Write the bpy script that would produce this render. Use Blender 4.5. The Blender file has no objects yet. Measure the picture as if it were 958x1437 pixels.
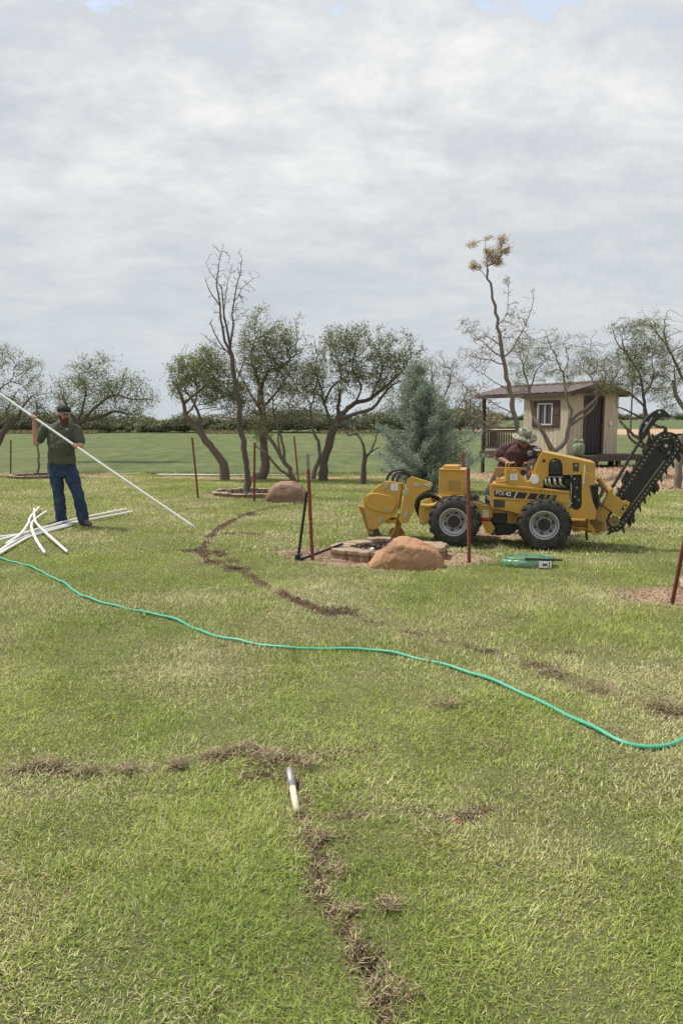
import bpy, bmesh, math, random
import numpy as np
from mathutils import Vector, Matrix, noise as mnoise

# ------------------------------------------------------------------ camera, sky, sun, exposure
SC = bpy.context.scene
F, CX, CY, H = 1037.0, 479.0, 718.5, 1.58          # focal length in photo pixels, centre, eye height (m)
PITCH = math.atan((718.5 - 588.0) / F)
cam_d = bpy.data.cameras.new('camera'); cam = bpy.data.objects.new('camera', cam_d)
SC.collection.objects.link(cam)
cam_d.sensor_fit = 'VERTICAL'; cam_d.sensor_height = 36.0
cam_d.lens = 36.0 * F / 1437.0
cam_d.clip_start = 0.05; cam_d.clip_end = 6000
cam.location = (0, 0, H); cam.rotation_euler = (math.pi / 2 - PITCH, 0, 0)
SC.camera = cam

SUN_TO = Vector((-0.80, 0.30, 1.55)).normalized()   # towards the sun: high, left, a little beyond the scene
sun_d = bpy.data.lights.new('sun', 'SUN'); sun = bpy.data.objects.new('sun', sun_d)
SC.collection.objects.link(sun)
sun_d.energy = 4.3; sun_d.angle = math.radians(6); sun_d.color = (1.0, 0.95, 0.86)
sun.rotation_euler = SUN_TO.to_track_quat('Z', 'Y').to_euler(); sun.location = (0, 0, 30)

W = bpy.data.worlds.new('World'); SC.world = W; W.use_nodes = True
nt = W.node_tree; nt.nodes.clear(); N = nt.nodes.new; LK = nt.links.new
out = N('ShaderNodeOutputWorld'); bg = N('ShaderNodeBackground'); bg.inputs['Strength'].default_value = 0.1
sky = N('ShaderNodeTexSky'); sky.sky_type = 'NISHITA'; sky.sun_disc = False
sky.sun_elevation = math.asin(SUN_TO.z); sky.sun_rotation = math.atan2(SUN_TO.x, SUN_TO.y)
sky.dust_density = 2.0
tc = N('ShaderNodeTexCoord'); sep = N('ShaderNodeSeparateXYZ'); LK(tc.outputs['Generated'], sep.inputs[0])
def wmath(op, a, b=None, clamp=False):
    n = N('ShaderNodeMath'); n.operation = op; n.use_clamp = clamp
    for i, v in enumerate((a, b)):
        if v is None: continue
        if isinstance(v, (int, float)): n.inputs[i].default_value = v
        else: LK(v, n.inputs[i])
    return n.outputs[0]
zz = wmath('ADD', wmath('MAXIMUM', sep.outputs[2], 0.0), 0.27)
cmb = N('ShaderNodeCombineXYZ')
LK(wmath('DIVIDE', sep.outputs[0], zz), cmb.inputs[0]); LK(wmath('DIVIDE', sep.outputs[1], zz), cmb.inputs[1])
def wnoise(scale, detail, rough, dist, off):
    mp = N('ShaderNodeMapping'); mp.inputs['Location'].default_value = off; mp.inputs['Scale'].default_value = (1.15, 1.45, 1)
    LK(cmb.outputs[0], mp.inputs[0])
    n = N('ShaderNodeTexNoise'); n.inputs['Scale'].default_value = scale; n.inputs['Detail'].default_value = detail
    n.inputs['Roughness'].default_value = rough; n.inputs['Distortion'].default_value = dist
    LK(mp.outputs[0], n.inputs['Vector']); return n.outputs[0]
def wramp(fac, stops):
    r = N('ShaderNodeValToRGB'); e = r.color_ramp.elements
    while len(e) < len(stops): e.new(0.5)
    for k, (p, c) in enumerate(stops): e[k].position = p; e[k].color = (*c, 1)
    LK(fac, r.inputs[0]); return r.outputs[0]
def wmix(fac, a, b, mode='MIX'):
    m = N('ShaderNodeMix'); m.data_type = 'RGBA'; m.blend_type = mode
    for i, v in ((0, fac), (6, a), (7, b)):
        if isinstance(v, (int, float)): m.inputs[i].default_value = v
        elif isinstance(v, tuple): m.inputs[i].default_value = (*v, 1)
        else: LK(v, m.inputs[i])
    return m.outputs[2]
# high thin overcast: grey-white deck, paler towards the zenith, a few blue gaps near the top
n1 = wnoise(1.1, 9, 0.62, 0.2, (3.1, 1.7, 0)); n2 = wnoise(4.2, 9, 0.66, 0.15, (7.3, 2.2, 0))
mixn = wmath('ADD', wmath('MULTIPLY', n1, 0.5), wmath('MULTIPLY', n2, 0.5))
deck = wramp(mixn, [(0.38, (5.6, 5.95, 6.4)), (0.47, (6.5, 6.75, 7.1)), (0.54, (7.5, 7.6, 7.75)), (0.63, (8.8, 8.8, 8.75))])
elev = wramp(sep.outputs[2], [(0.02, (0, 0, 0)), (0.36, (1, 1, 1))])
low = wramp(mixn, [(0.30, (5.3, 5.75, 6.15)), (0.5, (5.7, 6.15, 6.5)), (0.7, (6.1, 6.45, 6.8))])
cloud = wmix(elev, low, deck)
gap = wramp(wmath('ADD', wmath('MULTIPLY', n2, 0.75), wmath('MULTIPLY', n1, 0.25)), [(0.40, (1, 1, 1)), (0.465, (0, 0, 0))])
gapz = wramp(sep.outputs[2], [(0.40, (0, 0, 0)), (0.5, (1, 1, 1))])
skyc = wmix(0.45, wmix(1.0, sky.outputs[0], (4.0, 4.0, 4.0), 'MULTIPLY'), (5.0, 6.2, 8.2))
fin = wmix(wmix(1.0, gap, gapz, 'MULTIPLY'), cloud, skyc)
LK(fin, bg.inputs[0]); LK(bg.outputs[0], out.inputs[0])
SC.view_settings.view_transform = 'Standard'; SC.view_settings.look = 'None'
SC.view_settings.exposure = 0.08; SC.view_settings.gamma = 1.0
SC.cycles.max_bounces = 6; SC.cycles.diffuse_bounces = 2; SC.cycles.transparent_max_bounces = 4
SC.cycles.use_denoising = True

# ------------------------------------------------------------------ helpers
FW = Vector((0, math.cos(PITCH), -math.sin(PITCH))); UP = Vector((0, math.sin(PITCH), math.cos(PITCH)))
def ray(px, py): return FW + Vector((1, 0, 0)) * ((px - CX) / F) + UP * (-(py - CY) / F)
def at(px, py, Y):
    d = ray(px, py); return Vector((0, 0, H)) + d * (Y / d.y)
def gnd(px, py, z=0.0):
    d = ray(px, py); return Vector((0, 0, H)) + d * ((z - H) / d.z)
def crop(x0, y0, s): return lambda x, y: (x0 + x / s, y0 + y / s)
cA = crop(490, 640, 7.369); cB = crop(670, 620, 6.387); cC = crop(800, 560, 6.063)
cD = crop(490, 560, 3.992); cE = crop(660, 560, 3.215); cF = crop(0, 540, 4.79); cG = crop(0, 700, 4.79)
cH = crop(640, 320, 3.0126); cI = crop(720, 400, 4.025); cJ = crop(220, 340, 3.782); cK = crop(400, 440, 3.685); cL = crop(0, 460, 3.992)
rnd = random.Random(7)
RG = np.random.default_rng(11)

FRAMES = {}; LATE = []
TS = bpy.data.scenes.new('shaping')      # a spare scene in which bodies are evaluated; removed at the end
def frame_of(p):
    while p is not None:
        if p.name in FRAMES: return FRAMES[p.name]
        p = p.parent
    return None
def link(o): SC.collection.objects.link(o); return o
def tag(o, label=None, cat=None, group=None, kind=None):
    for k, v in (('label', label), ('category', cat), ('group', group), ('kind', kind)):
        if v: o[k] = v
    return o
def thing(name, label, cat, loc, rotz=0.0, group=None):
    o = bpy.data.objects.new(name, None); link(o)
    o.location = loc; o.rotation_euler = (0, 0, rotz); o.empty_display_size = 0.1
    FRAMES[o.name] = Matrix.Translation(Vector(loc)) @ Matrix.Rotation(rotz, 4, 'Z')
    return tag(o, label, cat, group)

def spare_dg():
    with bpy.context.temp_override(scene=TS, view_layer=TS.view_layers[0]):
        return bpy.context.evaluated_depsgraph_get()
class MB:
    """collects geometry, built as ONE mesh object"""
    def __init__(s): s.v = []; s.f = []; s.smooth = False
    def add(s, vs, fs):
        n = len(s.v); s.v += [Vector(v) for v in vs]; s.f += [tuple(i + n for i in f) for f in fs]; return s
    def box(s, c, size, rot=None):
        c = Vector(c); hx, hy, hz = (k / 2 for k in size); vs = []
        for x, y, z in ((-1,-1,-1),(1,-1,-1),(1,1,-1),(-1,1,-1),(-1,-1,1),(1,-1,1),(1,1,1),(-1,1,1)):
            v = Vector((x * hx, y * hy, z * hz)); vs.append(c + (rot @ v if rot else v))
        return s.add(vs, [(3,2,1,0),(4,5,6,7),(0,1,5,4),(1,2,6,5),(2,3,7,6),(3,0,4,7)])
    def prism(s, pts, vec):
        n = len(pts); a = [Vector(p) for p in pts]; b = [p + Vector(vec) for p in a]
        nrm = Vector((0, 0, 0))
        for i in range(n): nrm += a[i].cross(a[(i + 1) % n])
        fl = nrm.dot(Vector(vec)) > 0
        fs = [tuple(range(n))[::-1], tuple(range(n, 2 * n))] + [(i, (i + 1) % n, n + (i + 1) % n, n + i) for i in range(n)]
        if not fl: fs = [f[::-1] for f in fs]
        return s.add(a + b, fs)
    def beam(s, a, b, w, h, up=(0, 0, 1)):
        a, b = Vector(a), Vector(b); d = (b - a).normalized(); u = Vector(up)
        if abs(d.dot(u)) > .98: u = Vector((0, 1, 0))
        sd = d.cross(u).normalized(); u = sd.cross(d)
        vs = [p + sd * (x * w / 2) + u * (z * h / 2) for p in (a, b) for x, z in ((-1,-1),(1,-1),(1,1),(-1,1))]
        return s.add(vs, [(0,1,2,3),(7,6,5,4),(0,4,5,1),(1,5,6,2),(2,6,7,3),(3,7,4,0)])
    def tube(s, pts, r, n=8, cap=True, rnd_end=False):
        pts = [Vector(p) for p in pts]; m = len(pts)
        rs = list(r) if hasattr(r, '__len__') else [r] * m
        if rnd_end:
            t0 = (pts[0] - pts[1]).normalized(); t1 = (pts[-1] - pts[-2]).normalized()
            pts = [pts[0] + t0 * rs[0] * .95, pts[0] + t0 * rs[0] * .6] + pts + [pts[-1] + t1 * rs[-1] * .6, pts[-1] + t1 * rs[-1] * .95]
            rs = [rs[0] * .25, rs[0] * .8] + rs + [rs[-1] * .8, rs[-1] * .25]; m += 4
        vs = []; ref = None
        for i in range(m):
            d = (pts[min(i + 1, m - 1)] - pts[max(i - 1, 0)]).normalized()
            if ref is None:
                ref = Vector((0, 0, 1)) if abs(d.z) < .9 else Vector((1, 0, 0))
            ref = (ref - d * ref.dot(d)).normalized(); q = d.cross(ref)
            vs += [pts[i] + (ref * math.cos(2 * math.pi * k / n) + q * math.sin(2 * math.pi * k / n)) * rs[i] for k in range(n)]
        fs = [(i * n + k, i * n + (k + 1) % n, (i + 1) * n + (k + 1) % n, (i + 1) * n + k) for i in range(m - 1) for k in range(n)]
        if cap: fs += [tuple(range(n))[::-1], tuple(range((m - 1) * n, m * n))]
        return s.add(vs, fs)
    def loft(s, rings):
        """rings: (centre, ax vector*radius, ay vector*radius); closed with small end rings"""
        n = 16; vs = []
        for c, ax, ay in rings:
            c, ax, ay = Vector(c), Vector(ax), Vector(ay)
            vs += [c + ax * math.cos(2 * math.pi * k / n) + ay * math.sin(2 * math.pi * k / n) for k in range(n)]
        m = len(rings)
        fs = [(i * n + k, i * n + (k + 1) % n, (i + 1) * n + (k + 1) % n, (i + 1) * n + k) for i in range(m - 1) for k in range(n)]
        fs += [tuple(range(n))[::-1], tuple(range((m - 1) * n, m * n))]
        return s.add(vs, fs)
    def ell(s, c, r, rot=None, nu=14, nv=8):
        vs = []; c = Vector(c)
        for j in range(1, nv):
            a = math.pi * j / nv
            for k in range(nu):
                b = 2 * math.pi * k / nu
                v = Vector((r[0] * math.sin(a) * math.cos(b), r[1] * math.sin(a) * math.sin(b), r[2] * math.cos(a)))
                vs.append(c + (rot @ v if rot else v))
        top = Vector((0, 0, r[2])); vs += [c + (rot @ top if rot else top), c - (rot @ top if rot else top)]
        fs = [(j * nu + k, (j + 1) * nu + k, (j + 1) * nu + (k + 1) % nu, j * nu + (k + 1) % nu) for j in range(nv - 2) for k in range(nu)]
        t = (nv - 1) * nu
        fs += [(t, k, (k + 1) % nu) for k in range(nu)] + [(t + 1, (nv - 2) * nu + (k + 1) % nu, (nv - 2) * nu + k) for k in range(nu)]
        return s.add(vs, fs)
    def build(s, name, mat, parent=None, world=True, bevel=0, smooth=False, remesh=0, wob=0, fix=False):
        me = bpy.data.meshes.new(name)
        vs = s.v
        fr = frame_of(parent)
        if world and fr is not None:
            inv = fr.inverted(); vs = [inv @ v for v in vs]
        me.from_pydata(vs, [], s.f)
        if fix or remesh:
            bm = bmesh.new(); bm.from_mesh(me); bmesh.ops.recalc_face_normals(bm, faces=bm.faces); bm.to_mesh(me); bm.free()
        if remesh:
            t = bpy.data.objects.new('tmp', me); TS.collection.objects.link(t)
            m = t.modifiers.new('r', 'REMESH'); m.mode = 'VOXEL'; m.voxel_size = remesh
            m = t.modifiers.new('s', 'SMOOTH'); m.factor = .5; m.iterations = 3
            TS.view_layers[0].update(); dg = spare_dg()
            me2 = bpy.data.meshes.new_from_object(t.evaluated_get(dg)); bpy.data.objects.remove(t); me = me2; me.name = name
            if wob:
                for v in me.vertices:
                    p = v.co; a = mnoise.noise(Vector((p.x * 14, p.y * 14, p.z * 9))) + .6 * mnoise.noise(Vector((p.x * 30, p.y * 30, p.z * 17)))
                    v.co = p + v.normal * (a * wob)
            smooth = True
        if smooth or s.smooth:
            me.polygons.foreach_set('use_smooth', [True] * len(me.polygons))
        o = bpy.data.objects.new(name, me); link(o)
        if mat: me.materials.append(mat)
        if parent: o.parent = parent
        if bevel:
            b = o.modifiers.new('b', 'BEVEL'); b.width = bevel; b.segments = 2; b.limit_method = 'ANGLE'; b.angle_limit = math.radians(40)
            me.polygons.foreach_set('use_smooth', [True] * len(me.polygons))
            w = o.modifiers.new('w', 'WEIGHTED_NORMAL'); w.keep_sharp = True
        return o
def sharp_smooth(o, deg=35):
    me = o.data
    me.polygons.foreach_set('use_smooth', [True] * len(me.polygons)); me.set_sharp_from_angle(angle=math.radians(deg)); return o

def spline(pts, step):
    """Catmull-Rom through points (Vectors), resampled"""
    P = [Vector(p) for p in pts]
    if len(P) == 2:
        n = max(1, int((P[1] - P[0]).length / step)); return [P[0].lerp(P[1], i / n) for i in range(n + 1)]
    P = [P[0] * 2 - P[1]] + P + [P[-1] * 2 - P[-2]]; o = []
    for i in range(1, len(P) - 2):
        a, b, c, d = P[i - 1:i + 3]; n = max(1, int((c - b).length / step))
        for k in range(n):
            t = k / n
            o.append(.5 * ((2 * b) + (c - a) * t + (2 * a - 5 * b + 4 * c - d) * t * t + (3 * b - a - 3 * c + d) * t ** 3))
    return o + [P[-2]]

def mesh_np(name, V, T, mat, cols=None, parent=None, quads=None):
    me = bpy.data.meshes.new(name); V = np.asarray(V, np.float32)
    fr = frame_of(parent)
    if fr is not None:
        inv = np.array(fr.inverted()); V = (V @ inv[:3, :3].T + inv[:3, 3]).astype(np.float32)
    me.vertices.add(len(V)); me.vertices.foreach_set('co', V.ravel())
    T = np.asarray(T, np.int32); k = T.shape[1]
    me.loops.add(T.size); me.polygons.add(len(T))
    me.loops.foreach_set('vertex_index', T.ravel())
    me.polygons.foreach_set('loop_start', np.arange(0, T.size, k, dtype=np.int32))
    me.update(calc_edges=True)
    if cols is not None:
        for nm, c in (cols.items() if isinstance(cols, dict) else {'col': cols}.items()):
            ca = me.color_attributes.new(nm, 'FLOAT_COLOR', 'POINT')
            c4 = np.ones((len(V), 4), np.float32); c4[:, :3] = c; ca.data.foreach_set('color', c4.ravel())
    o = bpy.data.objects.new(name, me); me.materials.append(mat)
    if parent: o.parent = parent
    LATE.append(o) if len(T) > 8000 else link(o)      # heavy meshes are linked last, which keeps the script quick
    return o

# numpy lattice noise
_T = np.random.default_rng(5).random((256, 256))
def vn(x, y, s=1.0, o=0.0):
    x = np.asarray(x) * s + o + 1000; y = np.asarray(y) * s + o * 1.7 + 1000
    xi = np.floor(x).astype(int); yi = np.floor(y).astype(int); fx = x - xi; fy = y - yi
    fx = fx * fx * (3 - 2 * fx); fy = fy * fy * (3 - 2 * fy); a = lambda i, j: _T[(xi + i) % 256, (yi + j) % 256]
    return (a(0,0) * (1 - fx) + a(1,0) * fx) * (1 - fy) + (a(0,1) * (1 - fx) + a(1,1) * fx) * fy
def fbm(x, y, s, o=0.0, n=4):
    r = 0; w = 0
    for k in range(n): r = r + vn(x, y, s * 2 ** k, o + 13.7 * k) * .5 ** k; w += .5 ** k
    return r / w
def sstep(a, b, x): t = np.clip((x - a) / (b - a), 0, 1); return t * t * (3 - 2 * t)

# ------------------------------------------------------------------ materials
MATS = {}
def mat(name, col, rough=.6, metal=0, var=.12, vscale=6, bump=0, bscale=60, dirt=None, dirt_amt=.35, coat=0, spec=.5):
    if name in MATS: return MATS[name]
    m = bpy.data.materials.new(name); m.use_nodes = True; t = m.node_tree; p = t.nodes['Principled BSDF']
    g = t.nodes.new('ShaderNodeTexCoord')
    def nz(sc, det, ro=.6):
        n = t.nodes.new('ShaderNodeTexNoise'); n.inputs['Scale'].default_value = sc; n.inputs['Detail'].default_value = det
        n.inputs['Roughness'].default_value = ro; t.links.new(g.outputs['Object'], n.inputs['Vector']); return n
    def mx(fac, a, b):
        q = t.nodes.new('ShaderNodeMix'); q.data_type = 'RGBA'
        for i, v in ((0, fac), (6, a), (7, b)):
            if isinstance(v, (float, int)): q.inputs[i].default_value = v
            elif isinstance(v, tuple): q.inputs[i].default_value = (*v, 1)
            else: t.links.new(v, q.inputs[i])
        return q.outputs[2]
    n = nz(vscale, 6)
    c = mx(n.outputs[0], tuple(max(0, x * (1 - var * 1.6)) for x in col), tuple(min(1, x * (1 + var * 1.6)) for x in col))
    if dirt:
        d = nz(vscale * .7, 9, .7); r = t.nodes.new('ShaderNodeValToRGB')
        r.color_ramp.elements[0].position = .5; r.color_ramp.elements[1].position = .72
        r.color_ramp.elements[1].color = (dirt_amt,) * 3 + (1,)
        t.links.new(d.outputs[0], r.inputs[0]); c = mx(r.outputs[0], c, dirt)
    t.links.new(c, p.inputs['Base Color'])
    p.inputs['Roughness'].default_value = rough; p.inputs['Metallic'].default_value = metal
    p.inputs['Coat Weight'].default_value = coat; p.inputs['Specular IOR Level'].default_value = spec
    if bump:
        b = t.nodes.new('ShaderNodeBump'); b.inputs['Strength'].default_value = bump; b.inputs['Distance'].default_value = .02
        t.links.new(nz(bscale, 8, .65).outputs[0], b.inputs['Height']); t.links.new(b.outputs[0], p.inputs['Normal'])
    MATS[name] = m; return m

def leaf_mat(name, transl=.3, rough=.75):
    m = bpy.data.materials.new(name); m.use_nodes = True; t = m.node_tree; p = t.nodes['Principled BSDF']
    a = t.nodes.new('ShaderNodeAttribute'); a.attribute_name = 'col'
    t.links.new(a.outputs['Color'], p.inputs['Base Color']); p.inputs['Roughness'].default_value = rough
    p.inputs['Specular IOR Level'].default_value = .25
    tr = t.nodes.new('ShaderNodeBsdfTranslucent'); t.links.new(a.outputs['Color'], tr.inputs['Color'])
    x = t.nodes.new('ShaderNodeMixShader'); x.inputs[0].default_value = transl
    t.links.new(p.outputs[0], x.inputs[1]); t.links.new(tr.outputs[0], x.inputs[2])
    t.links.new(x.outputs[0], t.nodes['Material Output'].inputs['Surface']); return m
M_LEAF = leaf_mat('leaf_blades', .45); M_GRASS = leaf_mat('grass_blades', .3, .6); M_FAR = leaf_mat('far_brush', .1)
# ------------------------------------------------------------------ terrain
def G(px, py): p = gnd(px, py); return (p.x, p.y)
SCARS = [  # polylines in the lawn cut by the plough: points, half width (m), strength
    ([G(*p) for p in ((425,706),(385,712),(345,722),(312,738),(292,755),(282,775),(292,790),(335,799),(372,822),(412,842),(445,855),(492,862))], .032, 1.0),
    ([G(*p) for p in ((492,862),(560,885),(640,905),(700,920),(755,938),(812,958),(870,985),(945,1000),(1010,1012))], .05, .5),
    ([G(*p) for p in ((20,1085),(62,1074),(130,1086),(210,1082),(290,1068),(345,1056),(385,1070),(440,1066),(520,1050))], .04, .6),
    ([G(*p) for p in ((404,1085),(414,1130),(428,1165),(446,1205),(452,1250),(478,1285),(505,1335),(525,1375),(545,1440))], .015, 1.0),
    ([G(*p) for p in ((440,1150),(500,1140),(560,1135),(620,1150),(690,1135))], .035, .45),
    ([G(*p) for p in ((470,1170),(520,1215),(545,1270))], .035, .5),
    ([G(*p) for p in ((312,749),(340,748),(362,750))], .03, .9),
    ([G(*p) for p in ((246,772),(300,776),(330,790))], .05, .6),
]
HOLES = [(424,1152,.03,.03),(431,1168,.03,.03),(455,1264,.03,.03),(468,1282,.03,.03),(484,1302,.03,.03),(536,1402,.04,.05),(541,1426,.035,.04),  # px, py, radius m, depth m
    (345,722,.13,.05),(331,799,.11,.04),(304,776,.09,.03),(470,858,.12,.05),(757,937,.075,.04),(795,918,.04,.04),(686,915,.04,.02),
    (302,1068,.04,.03),(372,1088,.05,.03),(345,1092,.04,.03),(404,1092,.03,.04),(365,1060,.035,.02),(446,1228,.05,.08),(450,1205,.045,.08),(444,1250,.04,.06),(512,1342,.05,.10),(520,1360,.045,.09),(528,1375,.05,.08),(504,1325,.03,.08),
    (543,1274,.03,.02),(940,1002,.08,.06),(655,1150,.04,.02),(442,1188,.025,.05),(60,1075,.04,.02),(300,790,.08,.02)]
BARE = [  # bare earth round the tree rings: px, py, rx, ry
    (548,783,1.22,.62),(352,695,1.05,.55),(48,669,1.0,.7),(1010,838,1.02,.42),(715,745,1.25,.62),(400,703,.5,.2),(490,776,.9,.3)]
HP = [(gnd(a, b).x, gnd(a, b).y, r * (.55 if gnd(a, b).y < 4 else .8), d) for a, b, r, d in HOLES]
BP = [(gnd(a, b).x, gnd(a, b).y, rx, ry) for a, b, rx, ry in BARE]

def segdist(x, y, pts):
    d = np.full(np.shape(x), 1e9)
    for (ax, ay), (bx, by) in zip(pts[:-1], pts[1:]):
        vx, vy = bx - ax, by - ay; t = np.clip(((x - ax) * vx + (y - ay) * vy) / (vx * vx + vy * vy + 1e-9), 0, 1)
        d = np.minimum(d, np.hypot(x - ax - t * vx, y - ay - t * vy))
    return d
def edge_y(x):            # where the mown lawn ends and the ground drops to the field
    x = np.asarray(x, float)
    return 20.6 + .25 * np.sin(x * .6) + .5 * (fbm(x, x * 0, .5, 4) - .5) + 1.2 * sstep(4, 9, x)
def scar_mask(x, y):
    m = np.zeros(np.shape(x))
    wob = .7 + .9 * fbm(x, y, 5, 3)
    for pts, w, s in SCARS:
        d = segdist(x + .05 * (vn(x, y, 7, 1) - .5), y + .08 * (vn(x, y, 6, 9) - .5), pts) / (w * wob)
        m = np.maximum(m, s * np.exp(-d * d) * (.12 + 1.3 * sstep(.40, .66, fbm(x, y, 3.2, 21))))
    for hx, hy, r, dd in HP:
        d = np.hypot(x - hx, (y - hy)) / (r * (1.2 if hy < 5 else .85) * wob); m = np.maximum(m, 1.0 * np.exp(-d * d))
    return np.clip(m, 0, 1)
def bare_mask(x, y):
    m = np.zeros(np.shape(x)); j = .5 * (fbm(x, y, 2.4, 8) - .5)
    for bx, by, rx, ry in BP:
        d = np.hypot((x - bx) / rx, (y - by) / ry) + j; m = np.maximum(m, 1 - sstep(.75, 1.08, d))
    # churned red earth this side of the playhouse
    d = (x - 3.6 - .8 * np.sin(y * .5)) ; e = edge_y(x)
    bank = sstep(-.2, 1.2, d + 1.6 * (fbm(x, y, .8, 2) - .5)) * sstep(15.6, 16.8, y + 1.6 * (fbm(x, y, .7, 6) - .5)) * (1 - sstep(24.0, 25.2, y + (fbm(x, y, 1, 7) - .5)))
    m = np.maximum(m, bank)
    strip = np.exp(-((y - e + .5) / .55) ** 2) * sstep(.40, .60, fbm(x, y, 1.3, 12) + .15 * sstep(-2, 2, x)) * .8
    return np.clip(np.maximum(m, strip), 0, 1)
def height(x, y, fine=True):
    x = np.asarray(x, float); y = np.asarray(y, float)
    e = edge_y(x)
    drop_hi = -.58 * sstep(e + .3, e + 5.5, y)
    right = sstep(4.2, 6.5, x)                                    # the ground stays level longer by the playhouse
    drop_r = -.58 * sstep(25.5, 30.0, y)
    z = drop_hi * (1 - right) + drop_r * right
    z = z + .05 * (fbm(x, y, .35, 5, 3) - .5) * sstep(3, 8, y) * (1 - sstep(30, 60, y))
    z = z + (.62 * (fbm(x, y, .8, 31, 5) - .5) + .08) * sstep(4.0, 5.5, x) * sstep(16, 17.5, y) * (1 - sstep(23.2, 24.4, y))
    if fine:
        near = 1 - sstep(16, 20, y)
        z = z + near * .018 * (fbm(x, y, 4, 2, 3) - .5)
        s = scar_mask(x, y)
        z = z + near * s * (.05 * (fbm(x, y, 9, 77, 3) - .42))
        for hx, hy, r, dd in HP:
            d = np.hypot(x - hx, y - hy) / r; z = z - dd * np.exp(-d ** 2 * 1.6) * near
    return z
def hz(x, y): return float(samp(np.array([x]), np.array([y]), Z)[0])

def axis(dense_a, dense_b, step, lo, hi, grow=1.09):
    r = list(np.arange(dense_a, dense_b, step)); s = step; p = r[-1]
    while p < hi: s *= grow; p += s; r.append(min(p, hi))
    s = step; p = r[0]; l = []
    while p > lo: s *= grow; p -= s; l.append(max(p, lo))
    return np.array(l[::-1] + r)
xs = axis(-5.2, 5.6, .04, -1500, 1500, 1.10); ys = axis(1.2, 12.5, .04, -40, 3000, 1.035)
X, Y = np.meshgrid(xs, ys); Z = height(X, Y)
NV = np.stack([X.ravel(), Y.ravel(), Z.ravel()], 1)
ny, nx = X.shape
ii, jj = np.meshgrid(np.arange(ny - 1), np.arange(nx - 1), indexing='ij')
a = (ii * nx + jj).ravel(); QD = np.stack([a, a + 1, a + nx + 1, a + nx], 1)
GB, GS = bare_mask(X, Y), scar_mask(X, Y)
GH = np.zeros_like(X)                                                # trampled, dried turf either side of the cuts
for pts_, w_, s_ in SCARS: GH = np.maximum(GH, s_ * np.exp(-(segdist(X, Y, pts_) / (.06 + w_ * 2.6)) ** 2))
GH *= .35 + .9 * fbm(X, Y, 3, 8, 3)
def samp(x, y, A):        # bilinear read of a grid array, so blades sit exactly on the mesh
    j = np.clip(np.searchsorted(xs, x) - 1, 0, nx - 2); i = np.clip(np.searchsorted(ys, y) - 1, 0, ny - 2)
    u = (x - xs[j]) / (xs[j + 1] - xs[j]); v = (y - ys[i]) / (ys[i + 1] - ys[i])
    return (A[i, j] * (1 - u) + A[i, j + 1] * u) * (1 - v) + (A[i + 1, j] * (1 - u) + A[i + 1, j + 1] * u) * v
msk = np.stack([GB.ravel(), GS.ravel(), sstep(edge_y(X) - .6, edge_y(X) + 1.8, Y).ravel()], 1)
cx_ = X.ravel()[QD].mean(1); cy_ = Y.ravel()[QD].mean(1); fld = cy_ > edge_y(cx_) + .9

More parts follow.
